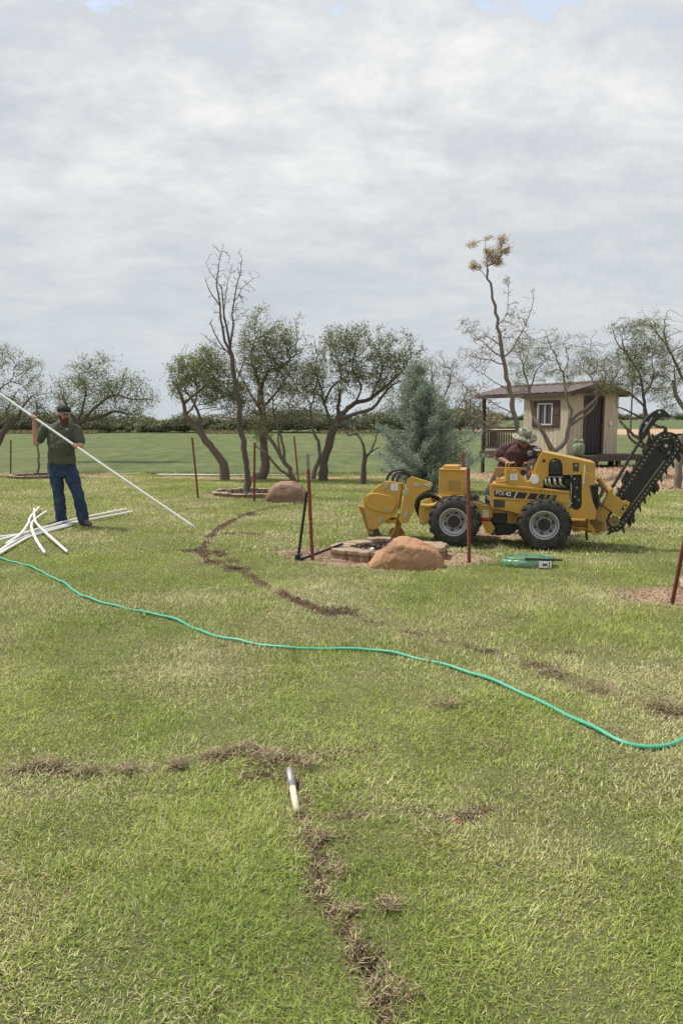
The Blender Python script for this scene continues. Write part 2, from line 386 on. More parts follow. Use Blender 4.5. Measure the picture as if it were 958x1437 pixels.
def ground_mat(name, field):
    m = bpy.data.materials.new(name); m.use_nodes = True; t = m.node_tree; p = t.nodes['Principled BSDF']
    g = t.nodes.new('ShaderNodeNewGeometry'); L = t.links.new
    def nz(sc, det, ro=.6, stretch=None):
        n = t.nodes.new('ShaderNodeTexNoise'); n.inputs['Scale'].default_value = sc; n.inputs['Detail'].default_value = det
        n.inputs['Roughness'].default_value = ro
        if stretch:
            mp = t.nodes.new('ShaderNodeMapping'); mp.inputs['Scale'].default_value = stretch; L(g.outputs['Position'], mp.inputs[0]); L(mp.outputs[0], n.inputs['Vector'])
        else: L(g.outputs['Position'], n.inputs['Vector'])
        return n.outputs[0]
    def ramp(f, stops):
        r = t.nodes.new('ShaderNodeValToRGB'); e = r.color_ramp.elements
        while len(e) < len(stops): e.new(.5)
        for k, (q, c) in enumerate(stops): e[k].position = q; e[k].color = (*c, 1)
        L(f, r.inputs[0]); return r.outputs[0]
    def mx(f, a, b, mode='MIX'):
        q = t.nodes.new('ShaderNodeMix'); q.data_type = 'RGBA'; q.blend_type = mode
        for i, v in ((0, f), (6, a), (7, b)):
            if isinstance(v, (float, int)): q.inputs[i].default_value = v
            elif isinstance(v, tuple): q.inputs[i].default_value = (*v, 1)
            else: L(v, q.inputs[i])
        return q.outputs[2]
    at_ = t.nodes.new('ShaderNodeAttribute'); at_.attribute_name = 'mask'
    sp = t.nodes.new('ShaderNodeSeparateColor'); L(at_.outputs['Color'], sp.inputs[0])
    if field:
        big = nz(.05, 6, .6, (1, .35, 1)); fine = nz(1.2, 8, .7, (1, .25, 1)); str_ = nz(.25, 4, .6, (.15, 1.2, 1))
        c = ramp(big, [(.3, (.062, .098, .030)), (.5, (.085, .118, .040)), (.7, (.130, .142, .062))])
        c = mx(ramp(str_, [(.45, (0, 0, 0)), (.75, (.55, .55, .55))]), c, (.20, .185, .09))
        c = mx(.55, c, ramp(fine, [(.3, (.045, .065, .022)), (.7, (.20, .215, .10))]))
        # far ploughed strip and the crop beyond it, by true distance
        sx = t.nodes.new('ShaderNodeSeparateXYZ'); L(g.outputs['Position'], sx.inputs[0])
        def band(a, b, c_, d_, sock):
            r = t.nodes.new('ShaderNodeMapRange'); r.inputs[1].default_value = a; r.inputs[2].default_value = b; L(sock, r.inputs[0])
            r2 = t.nodes.new('ShaderNodeMapRange'); r2.inputs[1].default_value = c_; r2.inputs[2].default_value = d_; r2.inputs[3].default_value = 1; r2.inputs[4].default_value = 0
            L(sock, r2.inputs[0]); q = t.nodes.new('ShaderNodeMath'); q.operation = 'MULTIPLY'; L(r.outputs[0], q.inputs[0]); L(r2.outputs[0], q.inputs[1]); return q.outputs[0]
        rt = t.nodes.new('ShaderNodeMapRange'); rt.inputs[1].default_value = 20; rt.inputs[2].default_value = 24; L(sx.outputs[0], rt.inputs[0])
        q = t.nodes.new('ShaderNodeMath'); q.operation = 'MULTIPLY'; L(band(102, 106, 158, 165, sx.outputs[1]), q.inputs[0]); L(rt.outputs[0], q.inputs[1])
        c = mx(q.outputs[0], c, (.42, .29, .19))
        q = t.nodes.new('ShaderNodeMath'); q.operation = 'MULTIPLY'; L(band(160, 166, 700, 720, sx.outputs[1]), q.inputs[0]); L(rt.outputs[0], q.inputs[1])
        c = mx(q.outputs[0], c, (.10, .13, .055))
    else:
        big = nz(.55, 5, .6); fine = nz(45, 8, .75); mid = nz(5, 7, .7)
        c = ramp(big, [(.32, (.085, .115, .034)), (.5, (.12, .145, .048)), (.68, (.175, .175, .075))])
        c = mx(.5, c, ramp(mid, [(.32, (.06, .07, .025)), (.7, (.26, .235, .12))]))
        c = mx(.45, c, ramp(fine, [(.3, (.03, .035, .013)), (.7, (.30, .27, .14))]))
    # bare earth, red brown here, greyer and dusty there
    soil = ramp(nz(3.2, 9, .7), [(.3, (.20, .12, .07)), (.5, (.37, .25, .15)), (.72, (.54, .40, .265))])
    soil = mx(.4, soil, ramp(nz(28, 8, .75), [(.3, (.08, .055, .035)), (.7, (.42, .32, .23))]))
    dark_soil = ramp(nz(22, 8, .7), [(.3, (.022, .014, .009)), (.7, (.12, .075, .045))])  # very dark brown soil colour inside the cuts and holes
    def soft(sock, a, b):
        s2 = t.nodes.new('ShaderNodeMath'); s2.operation = 'ADD'; L(sock, s2.inputs[0])
        n = nz(9, 8, .75); s3 = t.nodes.new('ShaderNodeMath'); s3.operation = 'MULTIPLY_ADD'; L(n, s3.inputs[0]); s3.inputs[1].default_value = .9; s3.inputs[2].default_value = -.45
        L(s3.outputs[0], s2.inputs[1]); r = t.nodes.new('ShaderNodeMapRange'); r.inputs[1].default_value = a; r.inputs[2].default_value = b; L(s2.outputs[0], r.inputs[0]); return r.outputs[0]
    c = mx(soft(sp.outputs[0], .4, .62), c, soil)
    c = mx(soft(sp.outputs[1], .38, .7), c, dark_soil)
    L(c, p.inputs['Base Color']); p.inputs['Roughness'].default_value = .95; p.inputs['Specular IOR Level'].default_value = .15
    b = t.nodes.new('ShaderNodeBump'); b.inputs['Strength'].default_value = .8; b.inputs['Distance'].default_value = .03 if not field else .12
    L(nz(35 if not field else 2.5, 8, .7), b.inputs['Height']); L(b.outputs[0], p.inputs['Normal'])
    return m
for nm, sel in (('lawn', ~fld), ('field', fld)):
    q = QD[sel]; u, inv = np.unique(q, return_inverse=True)
    o = mesh_np(nm, NV[u], inv.reshape(-1, 4), ground_mat(nm + '_ground', nm == 'field'), {'mask': msk[u]})
    o.data.polygons.foreach_set('use_smooth', [True] * len(o.data.polygons)); tag(o, kind='structure')

# ------------------------------------------------------------------ grass blades (one uncountable mass)
def blades(P, L, Wd, az, lean, curl, col, seg2=True):
    n = len(P); ca, sa = np.cos(az), np.sin(az)
    hd = np.stack([ca, sa, 0 * ca], 1); sd = np.stack([-sa, ca, 0 * ca], 1); up = np.array([0, 0, 1.0])
    d1 = hd * np.sin(lean)[:, None] + up * np.cos(lean)[:, None]
    l2 = np.minimum(lean + curl, 1.75); d2 = hd * np.sin(l2)[:, None] + up * np.cos(l2)[:, None]
    tw = sd * (Wd / 2)[:, None]
    if seg2:
        m = P + d1 * (L * .5)[:, None]; tp = m + d2 * (L * .5)[:, None]; tp[:, 2] = np.maximum(tp[:, 2], P[:, 2] + .003)
        V = np.stack([P - tw, P + tw, m + tw * .85, m - tw * .85, tp], 1).reshape(-1, 3)
        b = np.arange(n)[:, None] * 5; T = np.concatenate([b + [0, 1, 2], b + [0, 2, 3], b + [3, 2, 4]], 1).reshape(-1, 3); k = 5
    else:
        tp = P + d1 * L[:, None]; V = np.stack([P - tw, P + tw, tp], 1).reshape(-1, 3)
        T = (np.arange(n)[:, None] * 3 + [0, 1, 2]).reshape(-1, 3); k = 3
    C = np.repeat(col, k, axis=0)
    return V, T, C
def grass_col(x, y, dry):
    n = len(x); r = RG.random(n)
    g = np.array([.205, .295, .052]); g2 = np.array([.465, .515, .135]); st = np.array([.68, .63, .35]); br = np.array([.30, .22, .13])
    big = fbm(x, y, .5, 40, 3); mid = fbm(x, y, 1.9, 50, 3)
    t = np.clip(r * 1.0 + (big - .5) * .9 + (mid - .5) * .8, 0, 1)[:, None]
    c = g * (1 - t) + g2 * t
    pd = np.clip(.25 + (fbm(x, y, 1.1, 60, 3) - .46) * 1.7 + .10 * (fbm(x, y, 5, 61, 2) - .5) + dry * .9, 0.04, .97)
    isd = (RG.random(n) < pd)[:, None]; isb = (RG.random(n) < (.12 + .5 * np.clip(dry, 0, 1)))[:, None]
    c = np.where(isd, np.where(isb, br, st), c)
    return c * (0.60 + .72 * RG.random(n))[:, None]
def ring(y0, y1, dens, lmin, lmax, w, seg2, marg):
    n = int(dens * (y1 - y0) * (2 * .47 * y1 + 2 * marg)); y = RG.uniform(y0, y1, n); x = RG.uniform(-1, 1, n) * (.47 * y1 + marg)
    k = np.abs(x) < .47 * y + marg; x, y = x[k], y[k]
    b = samp(x, y, GB); s = samp(x, y, GS); e = edge_y(x)
    keep = (RG.random(len(x)) > np.clip(b * 1.6 - .25, 0, .97)) & (RG.random(len(x)) > np.clip(s * 1.1, 0, .9)) & (y < e + 2.5) & (RG.random(len(x)) < .55 + 1.1 * fbm(x, y, 6, 70, 2))
    x, y, b, s = x[keep], y[keep], b[keep], s[keep]; n = len(x)
    P = np.stack([x, y, samp(x, y, Z) - .004], 1)
    tall = .45 + 1.1 * fbm(x, y, 3.0, 90, 3) ** 1.3 + .5 * sstep(.62, .8, fbm(x, y, 11, 91, 2))
    L = RG.uniform(lmin, lmax, n) * tall; lean = np.clip(RG.normal(.85, .38, n), .05, 1.5)
    az = RG.uniform(0, 2 * math.pi, n) ; comb = fbm(x, y, 1.5, 15, 2) * 12; az = np.where(RG.random(n) < .3, comb + RG.normal(0, .6, n), az)
    return blades(P, L, RG.uniform(.7, 1.3, n) * w, az, lean, RG.uniform(.1, .9, n), grass_col(x, y, np.clip(s * 1.3 + b * .8 + samp(x, y, GH) * .5, 0, 1)), seg2)
def clump_blades():       # torn, dried turf thrown up along the cuts
    out_ = []
    for pts, w, s in SCARS:
        P2 = np.array(pts); d = np.hypot(*np.diff(P2, axis=0).T); cs = np.concatenate([[0], np.cumsum(d)])
        yy = P2[:, 1].mean(); near = yy < 5
        n = int(cs[-1] * (1100 if near else 350) * s); q = RG.uniform(0, cs[-1], n)
        x = np.interp(q, cs, P2[:, 0]) + RG.normal(0, w * .8, n); y = np.interp(q, cs, P2[:, 1]) + RG.normal(0, w * .8, n)
        k = fbm(x, y, 4.5, 21) + .3 * RG.random(n) > .66; out_.append((x[k], y[k], .0026 if near else .006, np.full(k.sum(), .0)))
    for hx, hy, r, dd in HP:
        n = int(110 * (r / .06) ** 1.3) if hy < 5 else int(90 * (r / .06)); an = RG.uniform(0, 6.283, n); rr = r * (.85 + np.abs(RG.normal(0, .7, n)))
        out_.append((hx + rr * np.cos(an) * 1.2, hy + rr * np.sin(an), .0026 if hy < 5 else .006, np.full(n, .2)))
    for px, py, r, n in ((625,990,.08,1500),(65,1072,.06,900),(375,1066,.09,2400),(340,1052,.06,900),(430,1075,.06,900),(452,1178,.03,800),(478,1225,.04,400),(690,1050,.15,700),(925,990,.12,2200),(840,968,.15,3000),(770,945,.12,1600),(492,1282,.025,500),(545,1275,.035,600),(560,1400,.05,500),(250,1076,.05,1500),(180,1083,.05,1300),(120,1085,.05,900),(300,1062,.05,1200),(860,1030,.12,600),(610,1175,.08,500),(200,1085,.10,500)):
        n = int(n * .32); p = gnd(px, py); out_.append((p.x + RG.normal(0, r * .55, n), p.y + RG.normal(0, r * .5, n), .0026, np.full(n, .6)))
    V, T, C = [], [], []; o = 0
    for x, y, w, hh in out_:
        n = len(x)
        P = np.stack([x, y, samp(x, y, Z) + RG.uniform(0, .035, n) * (.3 + hh)], 1)
        L = RG.uniform(.015, .03 + .045 * RG.random(n) ** 2, n); st = np.array([.52, .43, .27]); br = np.array([.17, .10, .06]); gr = np.array([.26, .27, .10]); r = RG.random(n)[:, None]
        far_ = y.mean() > 5; c = np.where(r < (.22 if far_ else .46), st, np.where(r < .78, br, gr)) * RG.uniform(.6, 1.2, n)[:, None]
        v, t, cc = blades(P, L, w * RG.uniform(.6, 1.3, n), RG.uniform(0, 6.283, n), np.clip(RG.normal(1.35, .28, n), 0, 1.6), RG.uniform(-.4, .6, n), c)
        V.append(v); T.append(t + o); C.append(cc); o += len(v)
    return np.concatenate(V), np.concatenate(T), np.concatenate(C)
gr = []
gr.append(ring(1.35, 2.9, 34000, .012, .045, .0026, True, 1.5))
gr.append(ring(2.9, 4.6, 20000, .012, .042, .0033, True, 1.5))
gr.append(ring(4.6, 8.5, 9500, .016, .045, .0058, False, 1.6))
gr.append(ring(8.5, 23.5, 2300, .022, .05, .012, False, 2.2))
for nm, sets in (('grass', gr),):
    off = 0; V, T, C = [], [], []
    for v, t, c in sets: V.append(v); T.append(t + off); C.append(c); off += len(v)
    g_o = mesh_np(nm, np.concatenate(V), np.concatenate(T), M_GRASS, np.concatenate(C))
    tag(g_o, 'short mown green and straw coloured grass covering the lawn', 'grass', kind='stuff')
v, t, c = clump_blades()
tag(mesh_np('torn_dry_grass', v, t, M_GRASS, c), 'torn dry brown grass and roots thrown up along the cuts in the lawn', 'dry grass', kind='stuff')
# taller weeds at the drop to the field and at the foot of the far brush
def weeds():
    n = 26000; x = RG.uniform(-14, 14, n); y = edge_y(x) + np.abs(RG.normal(0, 1.6, n)) + .3
    k = (fbm(x, y, .8, 33) > .44) & (samp(x, y, GB) < .5); x, y = x[k], y[k]
    n2 = 22000; x2 = RG.uniform(-75, 19, n2); y2 = 108 + np.abs(RG.normal(0, 5, n2)); k2 = fbm(x2, y2 * 0, .12, 3, 4) + .25 * fbm(x2, y2, 1, 3) > .66; x2, y2 = x2[k2], y2[k2]
    def mk(x, y, l, w, c):
        n = len(x); P = np.stack([x, y, samp(x, y, Z) - .02], 1)
        cc = np.where((RG.random(n) < .55)[:, None], np.array([.36, .31, .18]), c) * RG.uniform(.6, 1.2, n)[:, None]
        return blades(P, RG.uniform(.4, 1, n) * l, RG.uniform(.6, 1.3, n) * w, RG.uniform(0, 6.28, n), RG.uniform(.05, .7, n), 0 * x, cc, False)
    A = mk(x, y, .16, .02, np.array([.14, .17, .06])); B = mk(x2, y2, .8, .10, np.array([.13, .15, .07]))
    return np.concatenate([A[0], B[0]]), np.concatenate([A[1], B[1] + len(A[0])]), np.concatenate([A[2], B[2]])
v, t, c = weeds()
tag(mesh_np('weeds', v, t, M_GRASS, c), 'rank weeds along the edge of the lawn and the far side of the field', 'weeds', kind='stuff')

def crumbs():
    V, T, C = [], [], []; o = 0
    def add(x, y, s, base):
        nonlocal o
        n = len(x); c = np.stack([x, y, samp(x, y, Z) + s * .35], 1)
        tet = np.array([[1,0,-.4],[-.5,.87,-.4],[-.5,-.87,-.4],[0,0,1]]) 
        R_ = RG.normal(0, .35, (n, 4, 3)); v = c[:, None] + (tet[None] + R_) * s[:, None, None]
        V.append(v.reshape(-1, 3)); b = np.arange(n)[:, None] * 4 + o; T.append(np.concatenate([b + [0,1,3], b + [1,2,3], b + [2,0,3]], 1).reshape(-1, 3)); o += n * 4
        C.append(np.repeat(np.array(base) * RG.uniform(.5, 1.4, n)[:, None], 4, axis=0))
    for pts, w, s in SCARS:
        P2 = np.array(pts); d = np.hypot(*np.diff(P2, axis=0).T); cs = np.concatenate([[0], np.cumsum(d)]); far = P2[:, 1].mean() > 5
        n = int(cs[-1] * (1500 if far else 1500) * s); q = RG.uniform(0, cs[-1], n); x = np.interp(q, cs, P2[:, 0]) + RG.normal(0, w * .8, n); y = np.interp(q, cs, P2[:, 1]) + RG.normal(0, w * .8, n)
        k = fbm(x, y, 4.5, 21) + .2 * RG.random(n) > .58; add(x[k], y[k], RG.uniform(.003, .016 if far else .007, k.sum()), (.10, .062, .04))
    for hx, hy, r, dd in HP:
        n = int(500 * r / .06); a = RG.uniform(0, 6.283, n); rr = r * np.abs(RG.normal(0, .9, n)); add(hx + rr * np.cos(a) * 1.2, hy + rr * np.sin(a), RG.uniform(.003, .014 if hy > 5 else .007, n), (.085, .052, .034))
    for bx, by, rx, ry in BP:
        n = 1600; a = RG.uniform(0, 6.283, n); rr = np.sqrt(RG.random(n)) * 1.05; add(bx + rx * rr * np.cos(a), by + ry * rr * np.sin(a), RG.uniform(.003, .013, n), (.22, .15, .105))
    x = RG.uniform(3.8, 14, 9000); y = RG.uniform(16, 24, 9000); k = samp(x, y, GB) > .5; add(x[k], y[k], RG.uniform(.008, .04, k.sum()), (.34, .225, .14))
    return np.concatenate(V), np.concatenate(T), np.concatenate(C)
v, t, c = crumbs()
tag(mesh_np('loose_soil', v, t, M_FAR, c), 'crumbs of loose brown soil scattered along the cuts and bare patches', 'soil', kind='stuff')
# ------------------------------------------------------------------ trees
M_BARK = mat('mesquite_bark', (.17, .13, .10), .95, var=.3, vscale=14, bump=1.0, bscale=45)
M_BARKD = mat('dark_bark', (.12, .095, .078), .95, var=.3, vscale=14, bump=1.0, bscale=45)
M_BARKG = mat('grey_bark', (.20, .165, .135), .95, var=.25, vscale=14, bump=1.0, bscale=45)

class Tree:
    def __init__(s, Y, seed): s.Y = Y; s.rs = .78; s.P = []; s.par = []; s.r = []; s.rg = np.random.default_rng(seed)
    def limb(s, pts, r0, r1, base=None, step=.12, start=None):
        """pts (px, py[, depth offset])"""
        q = [at(p[0], p[1], s.Y + (p[2] if len(p) > 2 else 0)) for p in pts]
        par = -1
        if s.P:
            A = np.array(s.P); d = np.linalg.norm(A - np.array(q[0]), axis=1); par = int(d.argmin())
            q = [Vector(s.P[par])] + (q[1:] if d[par] < .6 else q)
        elif base is not None: q[0] = Vector((q[0].x, q[0].y, base - .08))
        c = spline(q, step); n = len(c); st = 0 if par < 0 else 1; prev = par
        for i in range(st, n):
            f = i / (n - 1); j = s.rg.normal(0, .010, 3) * (1 if 0 < i < n - 1 else 0)
            s.P.append(np.array(c[i]) + j); s.par.append(prev); s.r.append((r0 + (r1 - r0) * f) * s.rs); prev = len(s.P) - 1
        return s
    def grow(s, ells, n_attr, D=.11, di=.9, dk=.2, iters=60, up=.05, droop=0):
        n_attr *= 3.0; D *= .62; dk *= .52; iters = int(iters * 1.7); att = []
        tot = sum(e[2] * e[3] for e in ells)
        for e in ells:
            cxp, cyp, rxp, ryp = e[:4]; dy = e[4] if len(e) > 4 else 0
            c = at(cxp, cyp, s.Y + dy); k = s.Y / F; rx, rz = rxp * k, ryp * k; ry = min(rx, rz * 1.6) * .8
            m = max(8, int(n_attr * rxp * ryp / tot)); v = s.rg.normal(0, 1, (m, 3)); v /= np.linalg.norm(v, axis=1)[:, None]
            v *= (s.rg.random(m) ** .42)[:, None]
            lob = np.array([1 + .55 * mnoise.noise(Vector(q / max(1e-6, np.linalg.norm(q))) * 2.2 + Vector((cxp, cyp, 0))) for q in v])
            q = np.array(c) + v * np.array([rx, ry, rz]) * (1.22 * lob)[:, None]
            kp = np.array([mnoise.noise(Vector(u) * 2.3 + Vector((0, 0, cxp * .1))) for u in q]) > -.16
            att.append(q[kp])
        A = np.concatenate(att); alive = np.ones(len(A), bool); P = np.array(s.P); n0 = len(P)
        near = np.full(len(A), -1); nd = np.full(len(A), 1e9); done = 0
        s.P = list(s.P)
        for it in range(iters):
            new = np.array(s.P[done:]);
            d = np.linalg.norm(A[:, None] - new[None], axis=2); k = d.argmin(1); dm = d[np.arange(len(A)), k]
            b = dm < nd; near[b] = k[b] + done; nd[b] = dm[b]; done = len(s.P)
            alive &= nd > dk
            use = alive & (nd < (di if it > 6 else 3.5))
            if not use.any(): break
            grew = 0; PA = np.array(s.P)
            for node in np.unique(near[use]):
                t = A[use & (near == node)] - PA[node]; t /= np.linalg.norm(t, axis=1)[:, None]
                v = t.mean(0) + np.array([0, 0, up - droop * it / iters]) + s.rg.normal(0, .24, 3); v /= np.linalg.norm(v)
                s.P.append(PA[node] + v * D); s.par.append(int(node)); s.r.append(0); grew += 1
            if len(s.P) > 9000: break
        return s
    def finish(s, tip=.0045, e=2.35, twig_cap=None):
        n = len(s.P); ch = [[] for _ in range(n)]
        for i, p in enumerate(s.par):
            if p >= 0: ch[p].append(i)
        acc = np.zeros(n); s.depth = np.zeros(n)
        for i in range(n - 1, -1, -1):
            acc[i] = sum(acc[c] for c in ch[i]) if ch[i] else tip ** e
            s.depth[i] = 1 + max((s.depth[c] for c in ch[i]), default=0)
        R = acc ** (1 / e); R = np.where(np.array(s.r) > 0, np.maximum(np.array(s.r), 0), R)
        for i in range(n):
            p = s.par[i]
            if p >= 0: R[i] = min(R[i], R[p])
        s.R = R; s.ch = ch; return s
    def wood(s, name, m, parent, rmin=0, rmax=9, flare=0):
        P = np.array(s.P); mb = MB(); seen = set()
        for i in range(len(P)):
            p = s.par[i]
            if p >= 0 and s.ch[p] and max(s.ch[p], key=lambda c: s.R[c]) == i and p in seen: continue
            # start a chain here, follow the thickest child
            chain = ([p] if p >= 0 else []) + [i]; k = i; seen.add(i)
            while s.ch[k]:
                k = max(s.ch[k], key=lambda c: s.R[c]); chain.append(k); seen.add(k)
            if len(chain) < 2: continue
            rr = [s.R[c] for c in chain]; rr[0] = min(rr[0], rr[1] * 1.15)
            if p < 0 and flare:
                for q in range(min(4, len(rr))): rr[q] *= 1 + flare * (1 - q / 4)
            cut = [q for q in range(len(chain))]
            mx_ = max(rr); sides = 9 if mx_ > .05 else 6 if mx_ > .02 else 4 if mx_ > .009 else 3
            if sides == 9:
                rr = [x * (1 + .10 * mnoise.noise(Vector(P[c]) * 4)) for x, c in zip(rr, chain)]
            rr[-1] *= .4; n0 = len(mb.v)
            mb.tube([Vector(P[c]) for c in chain], rr, sides, cap=False)
            if sides == 9:                                                  # knots and fluting
                for q in range(n0, len(mb.v)):
                    v = mb.v[q]; k = rr[min(len(rr) - 1, (q - n0) // sides)]; mb.v[q] = v + mnoise.noise_vector(v * 7) * k * .22 + mnoise.noise_vector(v * 19) * k * .12
        return mb.build(name, m, parent, smooth=True)
    def leaves(s, name, parent, per, size, cols, spread=.10, thr=9, droop=.5, mtl=None, gapn=1.6, gapt=.47, wid=.3, only=None, lq=1.1):
        P = np.array(s.P); ok = (s.depth <= thr) & (np.array(s.r) == 0)
        if only is not None: ok &= only(P)
        B = P[ok]; g = np.array([mnoise.noise(Vector(b) * gapn) for b in B]) * .5 + .5
        B = B[g > gapt - .12 * s.rg.random(len(B))]
        n = int(len(B) * per * lq); B = B[s.rg.integers(0, len(B), n)]
        C = B + s.rg.normal(0, spread, (n, 3)) * np.array([1, 1, .8])
        L = size * .8 * s.rg.uniform(.5, 1.4, n); az = s.rg.uniform(0, 6.283, n)
        el = s.rg.normal(-droop, .5, n)
        d = np.stack([np.cos(az) * np.cos(el), np.sin(az) * np.cos(el), np.sin(el)], 1)
        w = s.rg.normal(0, 1, (n, 3)); w = np.cross(d, w); w /= np.linalg.norm(w, axis=1)[:, None]
        a = (L / 2)[:, None] * d; b = (L * wid / 2)[:, None] * w
        V = np.stack([C - a, C - b, C + a, C + b], 1).reshape(-1, 3); T = np.arange(n)[:, None] * 4 + [0, 1, 2, 3]
        cl = np.array(cols); k = s.rg.integers(0, len(cl), n); c = cl[k] * s.rg.uniform(.7, 1.25, n)[:, None]
        return mesh_np(name, V, T, mtl or M_LEAF, np.repeat(c, 4, axis=0), parent)
GREEN = [(.19,.22,.095), (.25,.275,.12), (.31,.32,.16), (.15,.175,.075)]
PALE = [(.22,.24,.12), (.27,.28,.16), (.17,.19,.09), (.30,.29,.19)]
DRYL = [(.30,.22,.14), (.38,.29,.19), (.22,.16,.10)]

def tree_root(name, label, px, py, Y=None, group=None, cat='tree'):
    if Y is None: p = gnd(px, py); Y = p.y; x = p.x
    else: x = at(px, py, Y).x
    z = hz(x, Y); return thing(name, label, cat, (x, Y, z), 0, group), Y, z

GT = 'trees along the far edge of the lawn'
# leaning mesquite with a full crown, left of the dead tree
r, Y, z = tree_root('mesquite_tree', 'leafy mesquite tree whose trunk leans far left, left of the dead bare tree', 315, 673, group=GT)
t = Tree(Y, 1).limb([cJ(360,1262), cJ(355,1180), cJ(300,1100), cJ(230,1010), cJ(155,920)], .15, .085, z)
t.limb([cJ(155,920), cJ(135,830,), (*cJ(110,760), .3)], .07, .03).limb([cJ(250,1030), cJ(225,920), (*cJ(195,850), -.3), cJ(150,780)], .06, .03).limb([cJ(195,850), cJ(260,760), (*cJ(320,700),.4)], .045, .02).limb([cJ(155,920), cJ(200,860), cJ(215,760)], .04, .02)
t.grow([(*cJ(140,700),20,26), (*cJ(220,640),30,24), (*cJ(320,640),28,24), (*cJ(330,740),32,26), (*cJ(230,780),34,22), (*cJ(370,820),24,22), (*cJ(110,760),12,20)], 760, D=.10, dk=.16).finish()
t.wood('trunk', M_BARK, r, flare=.25); t.leaves('crown', r, 13, .085, GREEN, spread=.075)
# big mesquite behind the dead tree
r, Y, z = tree_root('mesquite_tree', 'tallest leafy mesquite, upright crooked trunk directly behind the boulder and the dead bare tree', 362, 674, group=GT)
t = Tree(Y + .3, 2).limb([cJ(520,1262), cJ(575,1210), cJ(570,1100), cJ(570,960), cJ(555,860), cJ(550,760)], .16, .10, z)
t.limb([cJ(550,780), (*cJ(590,690),.3), cJ(660,660), (*cJ(720,610),-.3)], .07, .02).limb([cJ(550,760), cJ(520,690), (*cJ(500,600),.3), cJ(520,520)], .06, .02).limb([cJ(570,880), cJ(640,790), (*cJ(700,700),-.4)], .045, .02).limb([cJ(560,900), cJ(490,790), cJ(440,700)], .04, .015)
t.grow([(*cJ(540,500),22,32), (*cJ(620,520),26,34), (*cJ(700,540),24,34), (*cJ(760,600),20,26), (*cJ(470,620),24,30), (*cJ(570,660),34,26), (*cJ(680,730),28,24), (*cJ(500,760),24,26), (*cJ(560,960),16,26), (*cJ(480,900),14,20)], 1000, D=.10, dk=.16).finish()
t.wood('trunk', M_BARK, r, flare=.25); t.leaves('crown', r, 12, .08, GREEN + PALE[:1], spread=.075)
# thin many stemmed mesquite
r, Y, z = tree_root('mesquite_tree', 'thin forked mesquite with several stems spreading up behind the near boulder', 413, 676, group=GT)
t = Tree(Y, 3).limb([cJ(735,1266), cJ(700,1200), cJ(660,1140), cJ(600,1040)], .085, .05, z)
t.limb([cJ(730,1260), cJ(680,1225), cJ(620,1170), (*cJ(580,1120),-.2), cJ(520,1080)], .045, .025).limb([cJ(690,1180), cJ(670,1080), (*cJ(635,960),.3), cJ(615,880)], .05, .025).limb([cJ(660,1140), cJ(645,1020), cJ(700,900)], .035, .015)
t.grow([(*cJ(640,820),28,26), (*cJ(720,800),22,28), (*cJ(560,1000),16,16), (*cJ(700,920),20,16)], 330, D=.10, dk=.17).finish()
t.wood('trunk', M_BARK, r, flare=.2); t.leaves('crown', r, 4, .07, PALE, spread=.065, gapt=.5)
# slim mesquite left of the forked one
r, Y, z = tree_root('mesquite_tree', 'slim sparse mesquite just left of the leaning tree with the spreading crown', 440, 674, group=GT)
t = Tree(Y + .4, 4).limb([cK(145,862), cK(150,820), cK(178,740), cK(170,660), cK(140,590), cK(133,480)], .085, .03, z)
t.grow([(*cK(110,420),24,36), (*cK(170,330),18,30), (*cK(60,520),14,22)], 300, D=.10, dk=.17, up=.15).finish()
t.wood('trunk', M_BARKG, r, flare=.2); t.leaves('crown', r, 5, .07, PALE + GREEN[:1], spread=.065, gapt=.48)
# big spreading mesquite
r, Y, z = tree_root('mesquite_tree', 'large mesquite leaning right under a broad spreading crown, left of the blue green cedar', 452, 675, group=GT)
t = Tree(Y, 5).limb([cK(195,865), cK(200,780), cK(225,680), cK(250,600), cK(290,520)], .15, .11, z)
t.limb([cK(290,520), (*cK(360,465),.2), cK(440,440), cK(520,375), (*cK(580,320),-.4), cK(630,270)], .085, .02).limb([cK(275,550), (*cK(350,520),-.3), cK(450,490), cK(500,430), cK(530,390), (*cK(590,350),.5)], .075, .02)
t.limb([cK(240,600), cK(205,470), (*cK(180,370),.4), cK(150,290)], .05, .02).limb([cK(270,530), cK(280,400), cK(275,390)], .06, .045).limb([cK(205,470), cK(240,380), cK(285,340), (*cK(280,260),.3)], .04, .016)
t.limb([cK(360,465), cK(395,380), (*cK(350,300),-.3), cK(360,210)], .035, .014).limb([cK(440,440), cK(490,330), cK(500,230)], .03, .012)
t.grow([(*cK(210,200),24,26), (*cK(300,160),26,22), (*cK(400,150),32,20), (*cK(420,240),34,26), (*cK(550,200),34,22), (*cK(620,240),20,22), (*cK(480,320),34,22), (*cK(150,320),20,26), (*cK(300,300),30,24), (*cK(560,350),22,18), (*cK(220,400),20,16)], 1050, D=.10, dk=.15).finish()
t.wood('trunk', M_BARKD, r, flare=.25); t.leaves('crown', r, 11, .08, GREEN + [(.13,.12,.06)], spread=.075, gapt=.45)
